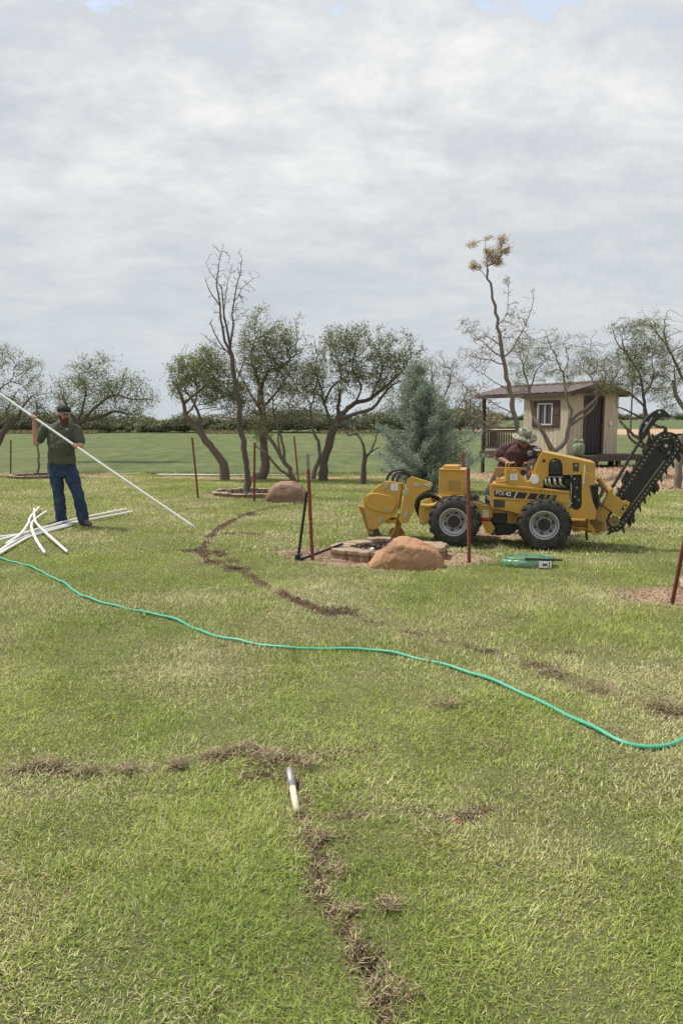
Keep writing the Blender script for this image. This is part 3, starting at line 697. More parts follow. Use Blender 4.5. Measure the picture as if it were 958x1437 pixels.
# small forked stump-like tree
r, Y, z = tree_root('mesquite_tree', 'small low forked tree with few leaves, close left of the blue green cedar', 507, 679, group=GT)
t = Tree(Y, 6).limb([cK(400,878), cK(405,820), cK(412,750)], .10, .075, z).limb([cK(412,750), cK(405,680), (*cK(375,625),.2), cK(330,630), cK(300,590)], .05, .02).limb([cK(412,750), cK(440,720), cK(490,690)], .045, .02).limb([cK(445,715), cK(465,660), cK(480,610)], .03, .015)
t.grow([(*cK(330,580),24,10), (*cK(460,620),14,12), (*cK(520,540),22,20), (*cK(590,600),12,10)], 150, D=.09, dk=.16).finish()
t.wood('trunk', M_BARKD, r, flare=.2); t.leaves('crown', r, 2, .07, PALE, spread=.08, gapt=.5)
# bare tree behind the cedar
r, Y, z = tree_root('mesquite_tree', 'nearly bare mesquite with pale dry leaves rising behind the blue green cedar', 622, 668, Y=22.5, group=GT)
t = Tree(Y, 7).limb([(622,672), (618,620), (612,570), (606,530)], .09, .04, z).limb([(612,575), (628,545), (634,520)], .04, .02).limb([(618,610),(645,570),(655,545)], .035, .018)
t.grow([(612,515,16,20), (632,530,20,22), (655,560,16,16), (598,545,10,14)], 420, D=.10, dk=.15, up=.1).finish()
t.wood('trunk', M_BARKG, r); t.leaves('crown', r, 5, .06, DRYL + PALE, spread=.08, gapt=.42)

# dead bare tree in the small ring
r, Y, z = tree_root('dead_tree', 'tall dead leafless tree standing in the stone ring beside the far boulder', 347, 694)
t = Tree(Y, 8).limb([cJ(480,1335), cJ(478,1200), cJ(455,1040), cJ(432,860), cJ(410,720), cJ(398,600)], .088, .06, z, step=.1)
t.limb([cJ(398,600), cJ(385,520), cJ(360,400), (*cJ(345,240),.1)], .035, .014).limb([cJ(398,600), cJ(360,520), cJ(335,340), (*cJ(320,230),-.2), cJ(330,130), cJ(345,50)], .036, .007)
t.limb([cJ(395,580), cJ(405,420), (*cJ(415,280),.2), cJ(440,160), cJ(455,90)], .03, .007).limb([cJ(335,320), cJ(280,250), cJ(255,180)], .018, .006).limb([cJ(412,300), cJ(480,220), cJ(545,182)], .015, .005)
t.limb([cJ(380,600), cJ(330,530), cJ(292,440)], .022, .012).limb([cJ(370,590), cJ(310,540), cJ(230,480)], .016, .005).limb([cJ(320,240), cJ(285,160), cJ(262,105)], .012, .005).limb([cJ(370,380), (*cJ(375,230),.3), cJ(400,130)], .014, .005)
t.limb([cJ(470,760), cJ(465,620), cJ(465,480)], .018, .006)
t.grow([(*cJ(330,180),20,36), (*cJ(430,220),20,34), (*cJ(350,400),20,30), (*cJ(420,450),18,34), (*cJ(460,330),14,14), (*cJ(430,640),26,30), (*cJ(480,800),16,24), (*cJ(400,920),26,14)], 520, D=.065, di=.6, dk=.10, up=.25).finish(tip=.0035, e=2.5)
t.wood('trunk', M_BARKD, r, flare=.3)
t.leaves('foliage', r, 8, .06, [(.05,.075,.04), (.07,.10,.05)], spread=.08, gapt=.2, only=lambda P: (P[:, 2] < 1.5) & (P[:, 2] > .6))

# cedar
r, Y, z = tree_root('cedar_tree', 'dense blue green cedar shaped like a cone, between the mesquites and the machine', 592, 690, Y=16.2)
def cedar(root, Y, z):
    g = np.random.default_rng(21); base = at(592, 690, Y); top = at(583, 500, Y); Hh = top.z - z; mb = MB()
    tp = Vector((top.x, Y, top.z - .1)); b0 = Vector((base.x + .05, Y, z - .05))
    mb.tube(spline([b0, b0.lerp(tp, .5) + Vector((.06, 0, 0)), tp], .15), list(np.linspace(.09, .012, len(spline([b0, b0.lerp(tp, .5) + Vector((.06, 0, 0)), tp], .15)))), 7)
    C, D, S = [], [], []
    for k in range(260):
        f = g.random() ** .85 * .93 + .02; zc = z + .10 + f * (Hh - .15); a = g.uniform(0, 6.283)
        prof = (min(f / .16, 1) ** .6) * (1 - f) ** .85 * 1.08 + .04; R = prof * g.uniform(.5, 1.42) * (1 + .25 * math.sin(a * 3 + f * 9))
        o = b0.lerp(tp, f); el = .35 + .75 * f + g.normal(0, .12)
        pts = [o]; q = Vector(o); d = Vector((math.cos(a), math.sin(a), 0))
        nst = max(3, int(R / .07)); 
        for i in range(nst):
            e = el * (i / nst) + .05; q = q + Vector((d.x * math.cos(e), d.y * math.cos(e), math.sin(e))) * (R / nst); pts.append(Vector(q))
        mb.tube(pts, list(np.linspace(.012, .004, len(pts))), 3, cap=False)
        for i in range(1, len(pts)):
            m = int(22 + 30 * (i / len(pts)))
            for _ in range(m):
                C.append(np.array(pts[i]) + g.normal(0, .048, 3)); dd = np.array(pts[i] - pts[i - 1]); dd = dd / np.linalg.norm(dd) + g.normal(0, .55, 3) + np.array([0, 0, .25]); D.append(dd / np.linalg.norm(dd)); S.append(.5 + .5 * i / len(pts))
    C, D = np.array(C), np.array(D); n = len(C); L = g.uniform(.03, .075, n)
    w = np.cross(D, g.normal(0, 1, (n, 3))); w /= np.linalg.norm(w, axis=1)[:, None]; a = D * (L / 2)[:, None]; b = w * (L * .13)[:, None]
    V = np.stack([C - a, C - b, C + a, C + b], 1).reshape(-1, 3); T = np.arange(n)[:, None] * 4 + [0, 1, 2, 3]
    cl = np.array([(.26,.315,.245), (.35,.40,.325), (.17,.215,.165), (.42,.48,.40)]); c = cl[g.integers(0, 4, n)] * g.uniform(.8, 1.2, n)[:, None]
    mb.build('trunk', M_BARKD, root); mesh_np('crown', V, T, M_LEAF, np.repeat(c, 4, axis=0), root)
cedar(r, Y, z)

# tall half dead tree behind the machine
r, Y, z = tree_root('dying_tree', 'tall dying tree with a tuft of brown needles at its top, standing behind the machine', 757, 742, Y=11.3)
t = Tree(Y, 9).limb([(757,742), (750,700), cH(262,860), cH(235,740), cH(205,580), cH(185,470), cH(160,330), cH(135,215), cH(130,160)], .075, .018, z, step=.09)
t.limb([cH(130,200), cH(105,180), cH(55,170)], .010, .005).limb([cH(130,165), cH(165,150), cH(195,105)], .010, .005).limb([cH(130,150), cH(125,90), cH(120,50)], .010, .005)
t.limb([cH(185,490), (*cH(130,460),.1), cH(80,470), cH(20,400)], .014, .004).limb([cH(190,560), cH(150,520), (*cH(110,480),.2), cH(60,440)], .014, .005).limb([cH(195,560), (*cH(260,480),.1), cH(295,400), cH(325,300), cH(320,260)], .018, .005)
t.limb([cH(205,590), (*cH(150,560),-.2), cH(60,540), cH(15,500)], .014, .004).limb([cH(220,700), (*cH(140,640),.2), cH(60,580)], .012, .004).limb([cH(185,420), cH(215,360), cH(220,240)], .011, .004).limb([cH(240,800), (*cH(160,740),-.3), cH(60,690), cH(0,640)], .013, .004)
t.limb([cH(250,840), (*cH(170,850),-.2), cH(90,800), cH(10,760)], .012, .004).limb([cH(235,760), (*cH(180,820),.3), cH(110,900)], .01, .004)
t.grow([(*cH(65,72),6,5), (*cH(120,65),7,6), (*cH(185,60),8,9), (*cH(205,95),7,7), (*cH(150,115),11,8), (*cH(80,160),9,5), (*cH(165,140),8,6), (*cH(310,270),8,8), (*cH(215,260),8,14), (*cH(50,420),18,12), (*cH(90,560),24,18), (*cH(250,400),22,22), (*cH(290,500),16,14), (*cH(70,680),26,22), (*cH(110,810),26,18), (*cH(160,480),20,16)], 620, D=.055, di=.5, dk=.085, up=.1).finish(tip=.0028, e=2.5)
t.wood('trunk', M_BARKG, r, flare=.3)
ztop = at(683, 395, Y).z
t.leaves('needle_tuft', r, 22, .075, [(.44,.33,.18), (.56,.44,.26), (.34,.24,.13)], spread=.03, gapt=.42, gapn=5, wid=.12, thr=5, only=lambda P: P[:, 2] > ztop)
zl = at(683, 405, Y).z; zm = at(683, 560, Y).z
t.leaves('dry_leaves', r, 3, .045, [(.42,.32,.22), (.36,.26,.18)], spread=.03, gapt=.45, wid=.25, thr=3, only=lambda P: (P[:, 2] < zl) & (P[:, 2] > zm))

# mesquites round the playhouse
r, Y, z = tree_root('mesquite_tree', 'twin trunked mesquite forking in a V in front of the playhouse door and window', 780, 668, Y=19.5, group=GT)
t = Tree(Y, 10).limb([(783,668), (781,650), cI(225,945)], .12, .10, z)
t.limb([cI(225,940), cI(190,880), cI(150,800), (*cI(110,730),.2), cI(90,600), (*cI(70,520),.3), cI(50,440)], .085, .02).limb([cI(240,945), cI(290,890), cI(310,800), cI(350,740), (*cI(420,690),-.2), cI(470,630), cI(520,590), (*cI(560,540),.3), cI(610,460)], .085, .015)
t.limb([cI(310,790), cI(325,710), cI(300,640), (*cI(290,540),.3), cI(250,430), cI(200,330), cI(180,260)], .05, .010).limb([cI(320,790), cI(400,740), cI(460,680), (*cI(470,600),-.4), cI(430,510), cI(340,440)], .045, .010).limb([cI(290,540), cI(310,420), cI(290,330), cI(310,280)], .022, .007)
t.limb([cI(460,640), cI(520,500), (*cI(440,420),.4), cI(440,320)], .022, .008).limb([cI(85,600), (*cI(130,490),-.3), cI(200,400)], .03, .008)
t.grow([(*cI(60,400),24,22), (*cI(150,440),24,22), (*cI(270,320),22,14), (*cI(280,460),22,20), (*cI(420,380),26,24), (*cI(520,440),26,26), (*cI(430,500),30,20), (*cI(560,560),14,14), (*cI(30,560),14,20)], 950, D=.085, dk=.13, up=.08).finish(tip=.0038, e=2.45)
t.wood('trunk', M_BARKG, r, flare=.1); t.leaves('crown', r, 11, .052, PALE + GREEN[1:3], spread=.06, gapt=.47, thr=6)
r, Y, z = tree_root('mesquite_tree', 'dark mesquite with low arching limbs just right of the playhouse', 905, 660, Y=18.5, group=GT)
t = Tree(Y, 11).limb([cI(760,960), cI(740,900), cI(680,850), cI(620,790), cI(590,750)], .07, .035, z).limb([cI(740,920), cI(700,900), cI(650,860), (*cI(640,820),-.2), cI(590,770)], .05, .025)
t.limb([cI(860,930), cI(860,820), cI(810,800), (*cI(740,760),.2), cI(640,710), cI(580,690)], .07, .02).limb([cI(780,930), cI(755,800), cI(740,690), cI(730,600), (*cI(710,500),.3), cI(660,420), cI(620,350), cI(610,280)], .07, .014)
t.limb([cI(745,700), cI(690,640), (*cI(620,590),-.4), cI(560,560)], .035, .010).limb([cI(640,400), cI(600,350), cI(570,300), cI(555,220)], .022, .008).limb([cI(740,640), cI(790,520), (*cI(780,420),.3), cI(800,350)], .03, .010)
t.grow([(*cI(600,240),16,14), (*cI(660,230),14,12), (*cI(700,340),26,22), (*cI(780,420),22,26), (*cI(640,460),24,24), (*cI(720,540),30,22), (*cI(810,560),16,22), (*cI(600,560),20,16)], 820, D=.085, dk=.13, up=.08).finish(tip=.0038, e=2.45)
t.wood('trunk', M_BARKD, r, flare=.1); t.leaves('crown', r, 14, .055, PALE + GREEN, spread=.06, gapt=.45, thr=7)
r, Y, z = tree_root('mesquite_tree', 'mesquite cut by the right edge, its thick curved trunk behind the digging chain', 946, 664, Y=16.5, group=GT)
t = Tree(Y, 12).limb([cI(930,1010), cI(950,900), cI(985,780), cI(960,690), cI(915,620), cI(900,540)], .11, .05, z)
t.limb([cI(985,760), cI(990,600), (*cI(930,480),.2), cI(880,370), cI(830,300), cI(770,230), cI(710,190)], .06, .010).limb([cI(890,380), cI(860,330), cI(850,200), (*cI(880,140),.2)], .03, .006).limb([cI(905,560), cI(905,460), cI(830,450), cI(800,450)], .03, .01).limb([cI(790,250), cI(760,190), cI(725,150)], .014, .005).limb([cI(810,270), cI(790,200), cI(800,150)], .012, .005)
t.limb([cI(990,640), cI(1080,560), (*cI(1150,440),-.2)], .05, .02)
t.grow([(*cI(920,320),22,16), (*cI(1000,380),26,30), (*cI(850,470),18,18), (*cI(880,640),18,18), (*cI(1100,450),30,34), (*cI(960,540),20,20), (*cI(800,230),20,12)], 720, D=.085, dk=.13, up=.1).finish(tip=.0038, e=2.45)
t.wood('trunk', M_BARKG, r, flare=.1); t.leaves('crown', r, 11, .055, PALE + GREEN, spread=.06, gapt=.47, thr=6)

# left side
r, Y, z = tree_root('mesquite_tree', 'mesquite cut by the left edge with an arching dark branch and sparse crown', -30, 680, Y=20.5, group=GT)
t = Tree(Y, 13).limb([(-34,672), (-22,650), cL(0,625), cL(30,570), cL(70,530), cL(100,510)], .16, .09, z)
t.limb([cL(100,510), cL(125,450), (*cL(160,400),.2), cL(205,372)], .05, .014).limb([cL(30,580), (*cL(40,480),.3), cL(70,400), cL(110,345)], .045, .014).limb([(-22,640), (*cL(-60,460),-.3), cL(0,345), cL(60,300), cL(80,230)], .07, .012).limb([cL(60,300), cL(140,330), cL(160,390)], .02, .008).limb([cL(-60,460), cL(-20,300), cL(0,230)], .04, .014)
t.grow([(*cL(20,150),16,14), (*cL(160,220),20,16), (*cL(100,290),22,20), (*cL(30,400),24,22), (*cL(200,360),18,18), (*cL(130,430),22,18), (*cL(-40,260),22,26), (*cL(60,480),20,12)], 620, D=.10, dk=.15).finish(tip=.004)
t.wood('trunk', M_BARKD, r); t.leaves('crown', r, 9, .06, GREEN + PALE, spread=.065, gapt=.46)
r, Y, z = tree_root('mesquite_tree', 'wide low mesquite spreading over the field behind the man in the green shirt', 93, 625, Y=38)
t = Tree(Y, 14).limb([(93,624), cL(385,600), cL(430,540), cL(470,520)], .26, .17, z, step=.2).limb([cL(470,525), cL(560,500), (*cL(640,470),.5), cL(720,480)], .14, .05, step=.2).limb([cL(440,545), cL(400,480), (*cL(370,420),-.5), cL(340,370)], .12, .04, step=.2).limb([cL(480,515), (*cL(540,440),.5), cL(640,380), cL(740,400), cL(840,400)], .11, .03, step=.2).limb([cL(440,540), cL(470,430), cL(480,340), (*cL(440,270),.5), cL(520,240)], .09, .02, step=.2)
t.grow([(*cL(470,270),26,20), (*cL(560,210),18,14), (*cL(540,350),34,22), (*cL(680,350),32,20), (*cL(780,400),26,14), (*cL(370,380),22,22), (*cL(630,430),30,12), (*cL(480,440),24,14), (*cL(720,300),20,12)], 900, D=.19, di=1.6, dk=.28, iters=70).finish(tip=.008)
t.wood('trunk', M_BARKD, r); t.leaves('crown', r, 8, .14, GREEN + PALE[:2], spread=.19, gapt=.45)
# sapling in the far left ring
r, Y, z = tree_root('young_tree', 'slim young tree with a pale grey stem in the far left stone ring', 54, 670)
t = Tree(Y, 15).limb([(54,670), (54,640), (53,600), (51,562)], .045, .022, z).limb([(52,585), (46,575), (42,566)], .012, .006)
t.grow([(52,565,9,9), (58,578,10,7)], 60, D=.06, dk=.1).finish()
t.wood('trunk', M_BARKG, r); t.leaves('crown', r, 6, .07, [(.13,.12,.05), (.18,.16,.07)], spread=.08, gapt=.3)

# far brush: one mass nobody could count
def brush(name, label, x0, x1, y0, depth, h0, n, seed, dark=1.0, cat='woodland'):
    g = np.random.default_rng(seed); C, cc, SZ = [], [], []
    for k in range(n):
        x = g.uniform(x0, x1); y = y0 + g.uniform(0, depth)
        env = float(fbm(np.array([x]), np.array([y * .3]), .13, 3, 3)[0]); hh = h0 * (.15 + 1.3 * env) * g.choice([.55, .75, .95, 1.2, 1.5], p=[.25, .3, .25, .14, .06])
        tone = np.array([(.10,.115,.06), (.13,.135,.075), (.165,.16,.10), (.075,.09,.05)][g.integers(0, 4)]) * g.uniform(.8, 1.15) * dark
        for _ in range(g.integers(2, 5)):                            # each bush is a few open lobes
            r = hh * g.uniform(.22, .42); cx2 = x + g.normal(0, hh * .4); cz = g.uniform(.35, .80) * hh; m = 110
            v = g.normal(0, 1, (m, 3)); v /= np.linalg.norm(v, axis=1)[:, None]; v *= (.35 + .75 * g.random(m))[:, None]
            C.append(np.array([cx2, y, -.58 + cz]) + v * np.array([r * 1.3, r, r * .8])); cc.append(np.repeat([tone], m, axis=0))
    C = np.concatenate(C); col = np.concatenate(cc); n = len(C); C[:, 2] = np.maximum(C[:, 2], -.5)
    d = g.normal(0, 1, (n, 3)); d /= np.linalg.norm(d, axis=1)[:, None]; w = np.cross(d, g.normal(0, 1, (n, 3))); w /= np.linalg.norm(w, axis=1)[:, None]
    s = g.uniform(.07, .22, n) * h0 / 3.2; a = d * s[:, None]; b = w * (s * .45)[:, None]
    V = np.stack([C - a, C - b, C + a, C + b], 1).reshape(-1, 3); T = np.arange(n)[:, None] * 4 + [0, 1, 2, 3]
    o = mesh_np(name, V, T, M_FAR, np.repeat(col * g.uniform(.75, 1.25, n)[:, None], 4, axis=0)); tag(o, label, cat, kind='stuff')
brush('treeline', 'dark band of low trees and brush closing the far side of the field', -85, 24, 114, 16, 3.6, 1200, 31, 1.5)
brush('far_treeline', 'faint line of distant trees on the horizon beyond the fields', 60, 620, 900, 60, 9.5, 700, 32, 1.3)
# ------------------------------------------------------------------ playhouse
M_SIDE = None
def siding_mat():
    m = bpy.data.materials.new('beige_siding'); m.use_nodes = True; t = m.node_tree; p = t.nodes['Principled BSDF']; L = t.links.new
    g = t.nodes.new('ShaderNodeTexCoord'); n = t.nodes.new('ShaderNodeTexNoise'); n.inputs['Scale'].default_value = 1.5; n.inputs['Detail'].default_value = 8
    mp = t.nodes.new('ShaderNodeMapping'); mp.inputs['Scale'].default_value = (6, 6, .8); L(g.outputs['Object'], mp.inputs[0]); L(mp.outputs[0], n.inputs[0])
    r = t.nodes.new('ShaderNodeValToRGB'); r.color_ramp.elements[0].position = .3; r.color_ramp.elements[0].color = (.38, .335, .245, 1); r.color_ramp.elements[1].position = .7; r.color_ramp.elements[1].color = (.50, .445, .335, 1)
    L(n.outputs[0], r.inputs[0]); L(r.outputs[0], p.inputs['Base Color']); p.inputs['Roughness'].default_value = .9; return m
M_SIDE = siding_mat()
M_TRIM = mat('brown_trim', (.065, .040, .032), .75, var=.25, vscale=9, bump=.3)
M_ROOF = mat('brown_metal_roof', (.10, .068, .060), .5, var=.12, vscale=3, dirt=(.16, .115, .095))
M_DECK = mat('weathered_brown_deck', (.085, .058, .048), .85, var=.3, vscale=8, bump=.5)
M_GLASS = mat('window_glass', (.05, .06, .065), .08, var=.1)
M_WHITE = mat('white_paint', (.74, .74, .72), .6, var=.05)
TH = math.radians(30)
C0 = at(794, 641, 24.0); DZ = .42
hs = thing('playhouse', 'small beige playhouse on stilts with a brown metal roof, porch rail and dark door', 'playhouse', (C0.x, C0.y, DZ), TH)
# local frame: +x along the gable wall, +y along the side wall away from the lawn, z from the deck
w, l, hw, pk = 2.35, 2.0, 1.97, 2.26
def hb(name, mt, parent=hs, **k): return lambda mb: mb.build(name, mt, parent, world=False, **k)
# side wall with window hole (y .62..1.30, z .98..1.66)
mb = MB(); T_ = .06
wy0, wy1, wz0, wz1 = .66, 1.30, .98, 1.66
for y0, y1, z0, z1 in ((0, wy0, 0, hw), (wy1, l, 0, hw), (wy0, wy1, 0, wz0), (wy0, wy1, wz1, hw)):
    mb.box((T_ / 2, (y0 + y1) / 2, (z0 + z1) / 2), (T_, y1 - y0, z1 - z0))
for k in range(1, 10):                                                # board grooves as battens
    y = k * .2
    if wy0 - .3 < y < wy1 + .3: 
        mb.box((-.003, y, wz0 / 2 - .02), (.006, .016, wz0 - .08)); mb.box((-.003, y, (wz1 + hw) / 2 + .03), (.006, .016, hw - wz1 - .08))
    else: mb.box((-.003, y, hw / 2), (.006, .016, hw - .01))
sw = mb.build('wall', M_SIDE, hs, world=False)
# gable wall with door hole
dx0, dx1, dz1 = .76, 1.62, 1.86
mb = MB()
mb.prism([(T_, 0, 0), (dx0, 0, 0), (dx0, 0, dz1), (dx1, 0, dz1), (dx1, 0, 0), (w, 0, 0), (w, 0, hw), (w / 2, 0, pk), (T_, 0, hw + .02)], (0, T_, 0))
for k in range(0, 12):
    x = .04 + k * .2 if k < 11 else w - .02
    zt = hw + (pk - hw) * (1 - abs(x - w / 2) / (w / 2)) - .03
    z0 = dz1 + .1 if dx0 - .1 < x < dx1 + .1 else 0
    mb.box((x, -.003, (z0 + zt) / 2), (.016 if 0 < k < 11 else .07, .006, zt - z0))
mb.build('wall', M_SIDE, hs, world=False)
mb = MB(); mb.prism([(T_, l, 0), (w, l, 0), (w, l, hw), (w / 2, l, pk), (T_, l, hw)], (0, -T_, 0)); mb.build('wall', M_SIDE, hs, world=False)
mb = MB(); mb.box((w - T_ / 2 - .003, l / 2, hw / 2), (T_, l - 2 * T_ - .01, hw)); mb.build('wall', M_SIDE, hs, world=False)
# door
mb = MB(); mb.box(((dx0 + dx1) / 2, .035, dz1 / 2), (dx1 - dx0 - .11, .04, dz1 - .06))
for k in range(1, 5): mb.box((dx0 + .06 + k * .148, .012, dz1 / 2), (.012, .01, dz1 - .1))
for z in (.35, 1.45): mb.box(((dx0 + dx1) / 2, .008, z), (dx1 - dx0 - .14, .02, .09))
door = mb.build('door', mat('dark_door', (.022, .018, .018), .6, var=.25, vscale=10, bump=.3), hs, world=False)
mb = MB(); mb.tube([(dx1 - .13, .01, .95), (dx1 - .13, -.04, .95)], .018, 10); mb.tube([(dx1 - .13, -.04, .95), (dx1 - .13, -.055, .95)], .03, 12); mb.build('handle', mat('bronze', (.10, .07, .04), .35, 1), door, world=False)
mb = MB()
for x in (dx0, dx1): mb.box((x, -.012, (dz1 + .04) / 2), (.09, .05, dz1 + .04))
mb.box(((dx0 + dx1) / 2, -.010, dz1 + .02), (dx1 - dx0 - .09, .046, .09)); mb.build('door_frame', M_TRIM, hs, world=False)
# window and shutters
mb = MB()
for y in (wy0, wy1, (wy0 + wy1) / 2): mb.box((-.005, y, (wz0 + wz1) / 2), (.07, .045 if y != (wy0 + wy1) / 2 else .03, wz1 - wz0 + (.04 if y != (wy0 + wy1) / 2 else -.06)))
for z in (wz0, wz1): mb.box((-.005, (wy0 + wy1) / 2, z), (.066, wy1 - wy0 - .045, .045))
wn = mb.build('window', mat('dull_white_frame', (.50, .49, .45), .7, var=.15), hs, world=False)
mb = MB(); mb.box((.03, (wy0 + wy1) / 2, (wz0 + wz1) / 2), (.008, wy1 - wy0 - .03, wz1 - wz0 - .03)); mb.build('pane', M_GLASS, wn, world=False)
for y0, y1 in ((.34, wy0 - .03), (wy1 + .03, 1.56)):
    mb = MB(); mb.box((-.022, (y0 + y1) / 2, (wz0 + wz1) / 2 - .01), (.03, y1 - y0, .84)); 
    for z in (wz0 - .02, wz1 - .02, (wz0 + wz1) / 2): mb.box((-.042, (y0 + y1) / 2, z), (.012, y1 - y0 - .02, .07))
    mb.build('shutter', M_TRIM, hs, world=False)
mb = MB(); mb.box((-.02, (wy0 + wy1) / 2, wz1 + .07), (.04, wy1 - wy0 + .62, .085)); mb.build('window_head', M_TRIM, hs, world=False); mb = MB(); mb.box((-.02, (wy0 + wy1) / 2, wz0 - .07), (.05, wy1 - wy0 + .1, .085)); mb.build('window_sill', M_TRIM, hs, world=False)
# roof: two corrugated sheets over house and porch
y0r, y1r, ov = -.32, 4.45, .17
def roof_side(x_e, x_p):
    mb = MB(); n = 78; prof = lambda i: .018 * (1 if i % 6 in (0, 1) else 0)
    ze, zp = hw + .06 + .0, pk + .09; vs = []
    for i in range(n + 1):
        y = y0r + (y1r - y0r) * i / n; h = prof(i)
        vs += [(x_e, y, ze + h), (x_p, y, zp + h), (x_e, y, ze + h - .02), (x_p, y, zp + h - .02)]
    fs = []
    for i in range(n):
        a = i * 4; b = a + 4; fs += [(a, a + 1, b + 1, b), (a + 2, b + 2, b + 3, a + 3), (a, b, b + 2, a + 2), (a + 1, a + 3, b + 3, b + 1)]
    e = n * 4; fs += [(0, 2, 3, 1), (e, e + 1, e + 3, e + 2)]
    mb.add(vs, fs); return mb
rf = roof_side(-ov, w / 2).build('roof', M_ROOF, hs, world=False, fix=True)
roof_side(w + ov, w / 2 + .004).build('roof_slope', M_ROOF, rf, world=False, fix=True)
mb = MB(); mb.tube([(w / 2, y0r - .01, pk + .105), (w / 2, y1r + .01, pk + .105)], .045, 8); mb.build('ridge_cap', M_ROOF, rf, world=False)
mb = MB()                                                             # fascia boards
for sg in (0, 1):
    xe = -ov + .01 if not sg else w + ov - .01
    for yy in (y0r + .02, y1r - .03): mb.beam((xe, yy, hw - .015), (w / 2, yy, pk + .01), .03, .13, up=(0, 0, 1))
mb.box((-ov + .02, (y0r + y1r) / 2, hw - .02), (.025, y1r - y0r - .1, .11)); mb.box((w + ov - .02, (y0r + y1r) / 2, hw - .02), (.025, y1r - y0r - .1, .11))
mb.build('fascia', M_TRIM, hs, world=False)
mb = MB(); mb.prism([(-ov + .05, y0r + .05, hw + .015), (w / 2, y0r + .05, pk + .035), (w + ov - .05, y0r + .05, hw + .015)], (0, y1r - y0r - .1, 0)); mb.build('ceiling', M_TRIM, hs, world=False)
# porch: floor, posts, railing
gz = -.58 - DZ
mb = MB(); mb.box((w / 2, (l + 4.2) / 2 + .02, -.05), (w + .04, 4.2 - l, .05)); mb.box((-.02, (l + 4.2) / 2, -.17), (.05, 4.25 - l, .18)); mb.box((w + .02, (l + 4.2) / 2, -.17), (.05, 4.25 - l, .18)); mb.box((w / 2, 4.22, -.17), (w, .05, .18))
mb.box((w / 2, l / 2 + .03, -.13), (w - .02, l - .06, .22)); mb.build('porch_floor', M_DECK, hs, world=False)
for x, y in ((.03, 4.1), (w - .05, 4.1), (.03, 3.1)):
    mb = MB()
    if y > 4: mb.box((x, y, (gz + hw) / 2), (.10, .10, hw - gz - .02))
    else: mb.box((x, y, (gz - .1) / 2), (.10, .10, -gz - .1))
    mb.build('post', M_TRIM, hs, world=False)
for seg in (((.03, l + .04), (.03, 4.04)), ((.1, 4.12), (w - .1, 4.12)), ((w - .05, l + .04), (w - .05, 4.04))):
    (ax, ay), (bx, by) = seg; mb = MB(); n = int(math.hypot(bx - ax, by - ay) / .125)
    mb.beam((ax, ay, .84), (bx, by, .84), .09, .04); mb.beam((ax, ay, .12), (bx, by, .12), .05, .07); mb.beam((ax, ay, .72), (bx, by, .72), .035, .07)
    for k in range(n): f = (k + .5) / n; mb.box((ax + (bx - ax) * f, ay + (by - ay) * f, .42), (.035, .035, .58))
    mb.build('railing', M_TRIM, hs, world=False)
# front deck
mb = MB()
for k in range(6): mb.box((.95, -.07 - k * .137, -.02), (3.65, .128, .035))
mb.box((.95, -.815, -.10), (3.62, .04, .18)); mb.box((2.76, -.42, -.10), (.04, .76, .18)); mb.box((-.86, -.42, -.10), (.04, .76, .18)); dk = mb.build('deck', M_DECK, hs, world=False)
for x in (-.5, .55, 1.6, 2.6):
    gx = hs.matrix_basis @ Vector((x, -.7, 0)); zz_ = hz(gx.x, gx.y) - DZ
    mb = MB(); mb.box((x, -.72, (zz_ - .04 - .19) / 2), (.13, .12, -.19 - zz_ + .04)); mb.build('deck_leg', M_DECK, hs, world=False)
mb = MB()
for x, y in ((.1,.1),(w-.1,.1),(.1,l-.1),(w-.1,l-.1),(w/2,.1)):
    gx = Matrix.Translation(C0) @ Matrix.Rotation(TH, 4, 'Z') @ Vector((x, y, 0)); zz_ = hz(gx.x, gx.y) - DZ
    mb = MB(); mb.box((x, y, (zz_ - .05 - .24) / 2), (.14, .14, -.24 - zz_ + .05)); mb.build('pier', M_DECK, hs, world=False)
mb = MB(); mb.box((1.97, -.03, 1.02), (.09, .05, .13)); mb.box((1.97, -.062, 1.02), (.05, .02, .07)); mb.build('outlet_box', M_WHITE, hs, world=False, bevel=.006)
# cactus ornament
c = at(811, 637, 23.35)
cr = thing('cactus_ornament', 'pale green pottery cactus ornament standing on the playhouse deck beside the door', 'ornament', (c.x, c.y, DZ + .001))
M_CAC = mat('green_pottery', (.17, .23, .12), .6, var=.25, vscale=20, bump=.6, bscale=50)
def ribbed(cx, cy, z0, prof, n=24, rib=.10):
    mb = MB(); vs = []; m = len(prof)
    for z, r in prof:
        for k in range(n):
            a = 2 * math.pi * k / n; q = r * (1 + rib * math.cos(a * 8)); vs.append((cx + q * math.cos(a), cy + q * math.sin(a), z0 + z))
    fs = [(i * n + k, i * n + (k + 1) % n, (i + 1) * n + (k + 1) % n, (i + 1) * n + k) for i in range(m - 1) for k in range(n)] + [tuple(range(n))[::-1], tuple(range((m - 1) * n, m * n))]
    return mb.add(vs, fs)
ribbed(0, 0, 0, [(0,.11),(.03,.14),(.12,.17),(.25,.18),(.36,.165),(.41,.12),(.42,.02)]).build('body', M_CAC, cr, world=False, smooth=True)
for x, h in ((-.09, .15), (0, .11), (.09, .14)): ribbed(x, 0, .40, [(-.03,.05),(h*.4,.065),(h*.8,.055),(h,.02)]).build('arm', M_CAC, cr, world=False, smooth=True)

